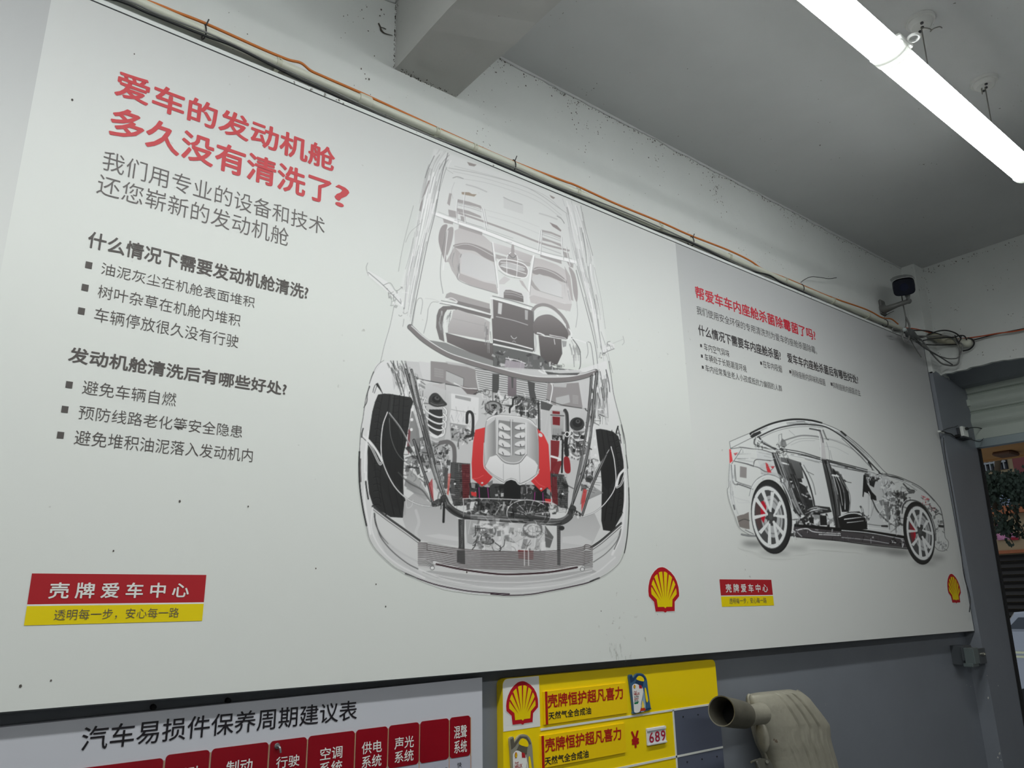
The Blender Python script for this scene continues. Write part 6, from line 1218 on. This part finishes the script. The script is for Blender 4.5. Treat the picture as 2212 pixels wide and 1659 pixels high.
g = [W(*fZ(u, v), -.10) for u, v in ((1060, 1120), (1130, 1092), (1230, 1110), (1290, 1211), (1330, 1300), (1100, 1260))]
mb = MB(); mb.prism(g, (0, .006, 0)); mb.tube([W(*fZ(1010, 1140), -.115), W(*fZ(1065, 1118), -.105)], .004, 7); mb.cyl(W(*fZ(1202, 1137), -.1), W(*fZ(1202, 1137), -.108), .006, 12); mb.build('hanger_bracket', mat('bracket_steel', (128, 126, 116), .4, .5), muf)
mb = MB(); mb.tube([W(*fZ(1075, 1135), -.108), W(*fZ(1120, 1230), -.108), W(*fZ(1160, 1320), -.108)], .004, 8); mb.build('hanger_rod', mat('polished_rod', (214, 210, 200), .2, .9), muf)

# ------------------------------------------------------------------ socket box, latch and small cables on the pilaster
fS = fr(2000, 700, 5.925); YP = PXY
sk = thing('socket_box', W(*fS(500, 1460), YP), 'white surface socket on the grey pilaster beside the roller door', 'socket')
a, b = W(*fS(462, 1305), YP-.03), W(*fS(552, 1462), YP-.03)
mb = MB(); mb.box(a[0], b[0], YP-.032, YP-.012, b[2], a[2], .003); mb.build('socket_plate', mat('socket_white', (236, 238, 234), .4), sk)
mb = MB(); mb.box(a[0]-.055, b[0]-.004, YP-.05, YP, b[2]-.012, b[2]-.002); mb.box(a[0]-.02, a[0]+.06, YP-.012, YP, b[2], a[2]-.01); mb.build('bracket', mat('dark_bracket', (54, 56, 62), .5), sk)
mb = MB(); p = W(*fS(510, 1340), YP-.035); mb.box(p[0]-.006, p[0]+.016, YP-.048, YP-.032, p[2]-.007, p[2]+.008, .002); mb.build('plug', black_rub, sk)
mb = MB(); mb.tube([W(*fS(u, v), YP-.05) for u, v in ((520, 1340), (600, 1325), (690, 1330), (750, 1360), (768, 1400), (750, 1450), (700, 1500), (640, 1497), (560, 1470))], .003, 7, curve=5); mb.build('socket_cable', black_rub, label='black cable looping right of the white socket', cat='cable')
mb = MB(); mb.tube([W(*fS(u, v), YP-.012) for u, v in ((195, 1375), (250, 1385), (262, 1392), (320, 1405), (360, 1435), (400, 1440))], .004, 7, curve=5); mb.build('charger_cable', black_rub, label='black cable from the banner edge towards the socket', cat='cable')
mb = MB(); mb.tube([W(*fS(u, v), YP-.01) for u, v in ((200, 1370), (260, 1345), (330, 1325), (370, 1318), (408, 1300))], .0018, 6, curve=4); mb.build('thin_wire', black_rub, label='thin wire rising above the black cable on the pilaster', cat='wire')
mb = MB(); p = W(*fS(405, 1437), YP-.012); mb.cyl((p[0], YP, p[2]), (p[0], YP-.03, p[2]), .012, 14); mb.build('rubber_plug', black_rub, label='round black plug stuck on the grey pilaster', cat='plug')
mb = MB(); p, q = W(*fS(160, 1375), YP-.005), W(*fS(215, 1375), YP-.005); mb.box(p[0], q[0], YP-.014, YP, p[2]-.006, p[2]+.006, .001); mb.build('metal_clip', mat('bright_clip', (224, 224, 220), .3, .5), label='bright metal clip at the banner edge', cat='clip')
fK = fr(2052, 1259, 4.15)
lt = thing('door_latch', W(*fK(220, 750), PXY), 'grey steel bolt latch under the banner corner', 'latch')
lat = mat('latch_grey', (92, 96, 100), .4, .4); lat2 = mat('latch_zinc', (128, 138, 138), .35, .6)
def kb(u0, v0, u1, v1, y0, y1, m, name, bev=.002):
    A, B = W(*fK(u0, (v0+v1)/2), y0), W(*fK(u1, (v0+v1)/2), y0); T_, Bo = W(*fK((u0+u1)/2, v0), y0), W(*fK((u0+u1)/2, v1), y0)
    mb = MB(); mb.box(A[0], B[0], y0, y1, Bo[2], T_[2], bev); return mb.build(name, m, lt)
LYB = PXY
kb(128, 560, 205, 735, -.012, .058, lat, 'box_plate'); kb(160, 575, 212, 700, -.046, -.012, lat, 'keeper'); kb(205, 720, 262, 752, -.07, -.02, lat2, 'bolt_end'); kb(218, 582, 262, 728, -.082, -.03, lat2, 'bolt_guide'); kb(258, 585, 325, 728, -.036, -.022, lat, 'hasp_plate')
p = W(*fK(284, 640), -.04); mb = MB(); mb.cyl((p[0], -.036, p[2]), (p[0], -.056, p[2]), .011, 6); mb.ball((p[0], -.056, p[2]), .009, 10, (1, .6, 1)); mb.build('bolt_head', mat('bolt_chrome', (200, 198, 186), .25, .9), lt)
# chipped paint flakes on the pilaster
mb = MB()
for u, v, s_ in ((343, 1033, .014), (333, 832, .006), (433, 922, .006), (445, 1530, .012), (430, 1565, .01), (458, 1590, .008), (150, 915, .004), (187, 928, .004)):
    c = W(*fK(u, v), -.0262); r_ = random.Random(int(u)); k = 7; P = [(c[0]+s_*math.cos(2*math.pi*i/k)*r_.uniform(.5, 1.5), -.0265, c[2]+s_*.6*math.sin(2*math.pi*i/k)*r_.uniform(.5, 1.3)) for i in range(k)]; mb.add(P, [tuple(range(k))])
mb.build('paint_chips', mat('bare_plaster', (206, 206, 200), .9), kind='stuff', label='white chips where the grey pilaster paint has flaked', cat='paint chips', clean=False)
# drooping wire behind the banner's right edge
mb = MB(); mb.tube([W(u, v, -.03) for u, v in ((2038, 945), (2042, 985), (2058, 1070), (2072, 1160), (2082, 1240), (2093, 1280), (2096, 1300), (2094, 1322))], .0028, 6, curve=4); mb.build('edge_wire', mat('dark_wire', (50, 50, 54), .5), label='dark wire hanging down along the banner right edge', cat='wire')

# ------------------------------------------------------------------ roller door
shut_m = mat('shutter_grey_green', (184, 192, 184), .45, 0., noise=.05, nscale=4); 
door = thing('door_1', (XS, -2.2, 2.45), 'partly lowered grey-green roller door in the end wall', 'door', kind='structure')
zz = [3.10, 2.951, 2.828, 2.704, 2.576]
for za, zb in zip(zz[:-1], zz[1:]):
    prof = [(0, za), (.012, za-.006), (-.006, za-.014), (.002, za-.022), (-.004, za-.035)]
    prof += [(-.004-.018*math.sin(math.pi*t), za-.035-(za-zb-.045)*t) for t in np.linspace(.08, 1, 8)]; prof += [(.0, zb)]
    fro = [(XS+a, b) for a, b in prof]; bk = [(XS+.03, b) for a, b in prof[::-1]]
    mb = MB(); mb.loft([[(x, y, z) for x, z in fro+bk] for y in (PXY+.03, -4.58)], smooth=False); mb.build('slat', shut_m, door)
mb = MB(); mb.box(XS-.004, XS+.03, -4.58, PXY+.03, 2.50, 2.576); mb.build('bottom_slat', shut_m, door)
mb = MB(); mb.box(XS-.022, XS+.035, -4.58, PXY+.03, 2.448, 2.503, .003); mb.build('bottom_bar', mat('shutter_bar', (150, 162, 166), .35, .3), door)
mb = MB(); p = XP(*fS(535, 1010), XS-.02); mb.box(p[0]-.012, p[0]+.012, p[1]-.016, p[1]+.012, p[2]-.024, p[2]+.02, .003); mb.build('slat_clip', shut_m, door)

# ------------------------------------------------------------------ the street outside
FX = 14.0
tan = mat('tan_render', (190, 168, 132), .9, noise=.06, nscale=1.2); brick = mat('orange_band_tile', (196, 118, 78), .8, noise=.1, nscale=20); dark_sh = mat('dark_shutter', (62, 58, 54), .6, .2)
mb = MB(); mb.box(8.2, 40, -14, 22, -.16, -.04); mb.build('street', mat('asphalt', (96, 96, 96), .85, noise=.1, nscale=3), kind='structure')
zo = lambda px, py: float(XP(px, py, FX)[2])
bld = thing('street_building', (FX+2, 2.5, -.04), 'tan street building with orange bands across the road', 'building')
z1_, z2_, z3_, z4_ = zo(2212, 1187), zo(2212, 1194), zo(2212, 1098), zo(2212, 1107)
mb = MB(); mb.box(FX, FX+6, -12, 18, z2_-.02, 8.5); mb.box(FX+.05, FX+6, -12, 18, -.04, z2_); mb.build('facade', tan, bld)
mb = MB(); mb.box(FX-.08, FX+.02, -12, 18, z2_, z1_); mb.build('band', brick, bld); mb = MB(); mb.box(FX-.12, FX+.02, -12, 18, z4_, z3_+.06); mb.build('band', brick, bld)
for i in range(26):
    zt = z2_-.02-i*.105
    if zt < .02: break
    mb = MB(); mb.prism([(FX-.03, 9, zt), (FX+.0, 9, zt-.04), (FX-.03, 9, zt-.095), (FX+.04, 9, zt-.095), (FX+.04, 9, zt)], (0, -13, 0)); mb.build('shutter_slat', dark_sh, bld)
# barred window
ya, yb = float(XP(2178, 1005, FX)[1]), float(XP(2108, 1005, FX)[1]); wz0, wz1 = zo(2140, 1018), zo(2140, 975)
mb = MB(); mb.box(FX-.02, FX+.01, ya, yb+.6, wz0, wz1+.5); mb.build('window', mat('dark_window', (34, 36, 40), .2), bld)
bars = mat('white_bars', (170, 172, 172), .5)
for i in range(16):
    y = ya+(yb+.6-ya)*(i+.5)/16; mb = MB(); mb.cyl((FX-.09, y, wz0), (FX-.09, y, wz1+.5), .011, 6); mb.build('window_bar', bars, bld)
for z in (wz0+.12, wz0+.45): mb = MB(); mb.box(FX-.10, FX-.08, ya, yb+.6, z-.014, z+.014); mb.build('window_bar', bars, bld)
mb = MB(); mb.box(FX-.03, FX+.01, float(XP(2212, 1010, FX)[1])-1.6, ya-.08, wz0-.1, wz1+.4); mb.build('red_panel', mat('dull_red_panel', (138, 72, 70), .7), bld)
# louvre
ya, yb = float(XP(2186, 1080, FX)[1]), float(XP(2140, 1080, FX)[1]); lz0, lz1 = zo(2170, 1094), zo(2170, 1064)
for i in range(6): z = lz0+(lz1-lz0)*(i+.5)/6; mb = MB(); mb.box(FX-.07, FX-.01, ya, yb, z-.012, z+.012); mb.build('louvre_slat', mat('pale_louvre', (150, 164, 182), .5), bld)
# pink posters
for i, (u0, v0, u1, v1, c, t) in enumerate(((2153, 1130, 2172, 1150, (222, 110, 150), 'small pink poster, upper one on the tan wall'), (2156, 1150, 2200, 1167, (226, 150, 186), 'pink and white poster low on the tan wall'), (2186, 1160, 2200, 1167, (190, 24, 50), 'red strip beside the pink poster'))):
    A, B = XP(u0, v1, FX), XP(u1, v0, FX); mb = MB(); mb.box(FX-.02-.006*i, FX-.001, min(A[1], B[1]), max(A[1], B[1]), A[2], B[2]); mb.build('street_poster', mat('poster_%d' % i, c, .6, noise=.5, nscale=14), label=t, cat='poster')
# canopy just outside the door
cz = float(XP(2212, 984, 7.3)[2]); mb = MB(); mb.box(5.75, 7.3, -5, 4, cz, cz+.05); mb.box(5.75, 5.85, -5, 4, cz-.03, cz); mb.box(7.25, 7.32, -5, 4, cz-.01, cz+.14); mb.build('door_canopy', mat('brown_canopy', (176, 128, 72), .7, noise=.1, nscale=5), label='brown canopy over the pavement outside the roller door', cat='canopy')
p = ZP(2172, 977, cz); mb = MB(); mb.box(p[0]-.1, p[0]+.1, p[1]-.07, p[1]+.07, cz-.03, cz-.001, .01); mb.build('canopy_fitting', mat('rusty_fitting', (96, 66, 44), .7), label='small dark fitting under the brown canopy', cat='fitting')
# climbing plant: leaves as stuff in one crown, sprigs below
leafs = mat('dark_leaves', (40, 56, 38), .6, noise=.35, nscale=6); stem_m = mat('plant_stem', (84, 70, 50), .8)
pt_ = thing('climbing_plant', (12.2, 2.9, 2.0), 'dark green climbing plant hanging in front of the building', 'plant')
mb = MB(); r = random.Random(77)
def leaf(c, s):
    a, t = r.uniform(0, 6.28), r.uniform(-.9, .9); d = np.array([math.cos(a)*.4, math.cos(a)*math.cos(t), math.sin(a)]); d /= np.linalg.norm(d); w = np.cross(d, [1, r.uniform(-.6, .6), r.uniform(-.6, .6)]); w /= np.linalg.norm(w)
    mb.add([c, c+d*s*.5+w*s*.34, c+d*s, c+d*s*.5-w*s*.34], [(0, 1, 2, 3)])
for i in range(5200):
    px, py = r.uniform(2085, 2260), r.gauss(1056, 17)
    if 2150 < px < 2186 and 1064 < py < 1093 and r.random() < .8: continue
    if (py < 1020 or py > 1096) and r.random() < .85: continue
    leaf(XP(px, py, r.uniform(11.6, 12.8)), r.uniform(.04, .075))
sprigs = []
for sx_, sy_, ex_, ey_ in ((2150, 1095, 2160, 1150), (2165, 1095, 2178, 1150), (2190, 1095, 2204, 1165), (2145, 1110, 2152, 1165), (2160, 1120, 2186, 1172), (2180, 1100, 2212, 1150)):
    P = [XP(sx_+(ex_-sx_)*t+r.gauss(0, 1.5), sy_+(ey_-sy_)*t, 12.1) for t in np.linspace(0, 1, 6)]; sprigs.append(P)
    for i in range(24):
        t = r.random(); c = XP(sx_+(ex_-sx_)*t+r.gauss(0, 5), sy_+(ey_-sy_)*t+r.gauss(0, 3), r.uniform(11.9, 12.3)); leaf(c, r.uniform(.05, .09))
for i in range(110): leaf(XP(r.gauss(2170, 8), r.gauss(1139, 6), r.uniform(11.9, 12.3)), r.uniform(.05, .09))
mb.build('leaves', leafs, pt_, kind='stuff', clean=False)
mb = MB()
for P in sprigs: mb.tube(P, .008, 5)
mb.tube([XP(2150, 1100, 12.3), XP(2155, 1000, 12.4), XP(2165, 960, 12.5)], .04, 6); mb.build('stem', stem_m, pt_)
# parked car
cx, cy = 9.7, .2
car = thing('parked_car', (cx, cy, -.04), 'silver grey car parked across the pavement beyond the door', 'car')
zr = float(XP(2185, 1323, 9.0)[2]); zw = float(XP(2200, 1364, 9.0)[2]); yf = float(XP(2179, 1330, 9.0)[1])
sil = mat('silver_car_paint', (186, 190, 198), .25, .5); glass = mat('car_window_glass', (40, 52, 66), .05, .0, spec=1)
def side(y, k): return y
prof_b = [(yf+.75, .35), (yf+.7, zw-.25), (yf+.45, zw-.04), (yf+.1, zw), (yf-3.2, zw+.02), (yf-3.5, zw-.2), (yf-3.55, .35)]
def xsec(x0, x1, prof): return prof
mb = MB(); W_ = .85
rings = [[(cx-.7+sd*0+dx, y, z-.0) for y, z in prof_b] for sd, dx in ((0, -.02), (0, .0), (0, 1.5), (0, 1.55))]
mb.loft(rings, smooth=False); mb.build('body', sil, car)
cab = [(yf+.12, zw-.01), (yf-.02, zr-.02), (yf-.25, zr), (yf-2.3, zr), (yf-2.9, zw)]
mb = MB(); mb.loft([[(cx-.62, y, z) for y, z in cab], [(cx-.60, y, z+.02) for y, z in cab], [(cx+1.4, y, z+.02) for y, z in cab], [(cx+1.42, y, z) for y, z in cab]], smooth=False); mb.build('cabin', sil, car)
mb = MB(); wn = [(yf+.06, zw+.02), (yf-.06, zr-.05), (yf-1.1, zr-.05), (yf-1.1, zw+.02)]; mb.prism([(cx-.632, y, z) for y, z in wn], (.012, 0, 0)); mb.build('side_window', glass, car)
mb = MB(); wn = [(yf-1.18, zw+.02), (yf-1.18, zr-.05), (yf-2.2, zr-.05), (yf-2.6, zw+.02)]; mb.prism([(cx-.632, y, z) for y, z in wn], (.012, 0, 0)); mb.build('side_window', glass, car)
for y in (yf-.1, yf-2.7):
    mb = MB(); mb.cyl((cx-.74, y, .29), (cx-.5, y, .29), .33, 24); mb.cyl((cx-.745, y, .29), (cx-.74, y, .29), .2, 18); mb.build('wheel', black_rub, car)
mb = MB(); zt = float(XP(2200, 1409, 9.0)[2]); mb.box(cx-.735, cx-.715, yf-.5, yf+.3, zt-.01, zt+.01); mb.build('trim_strip', mat('chrome_strip', (226, 226, 190), .2, .8), car); mb = MB(); zt = float(XP(2200, 1418, 9.0)[2]); mb.box(cx-.735, cx-.715, yf-.5, yf+.3, zt-.01, zt+.01); mb.build('trim_strip', mat('chrome_strip', (226, 226, 190)), car)
# covered scooter near the door
q = XP(2204, 1424, 6.6); mb = MB(); rings = []
for t in np.linspace(0, 1, 14):
    z = -.0+(q[2])*t; w = (.30*(1-t**5)+.0)*(1-.25*t); rings.append([(6.9+w*math.cos(a)*1.1, q[1]-.33+w*math.sin(a)*1.25-.05*t, z) for a in np.linspace(0, 2*math.pi, 18, endpoint=False)])
mb.loft(rings); mb.build('covered_scooter', mat('maroon_cover', (92, 62, 60), .7, noise=.2, nscale=5), label='dark maroon covered scooter beyond the door edge', cat='scooter')
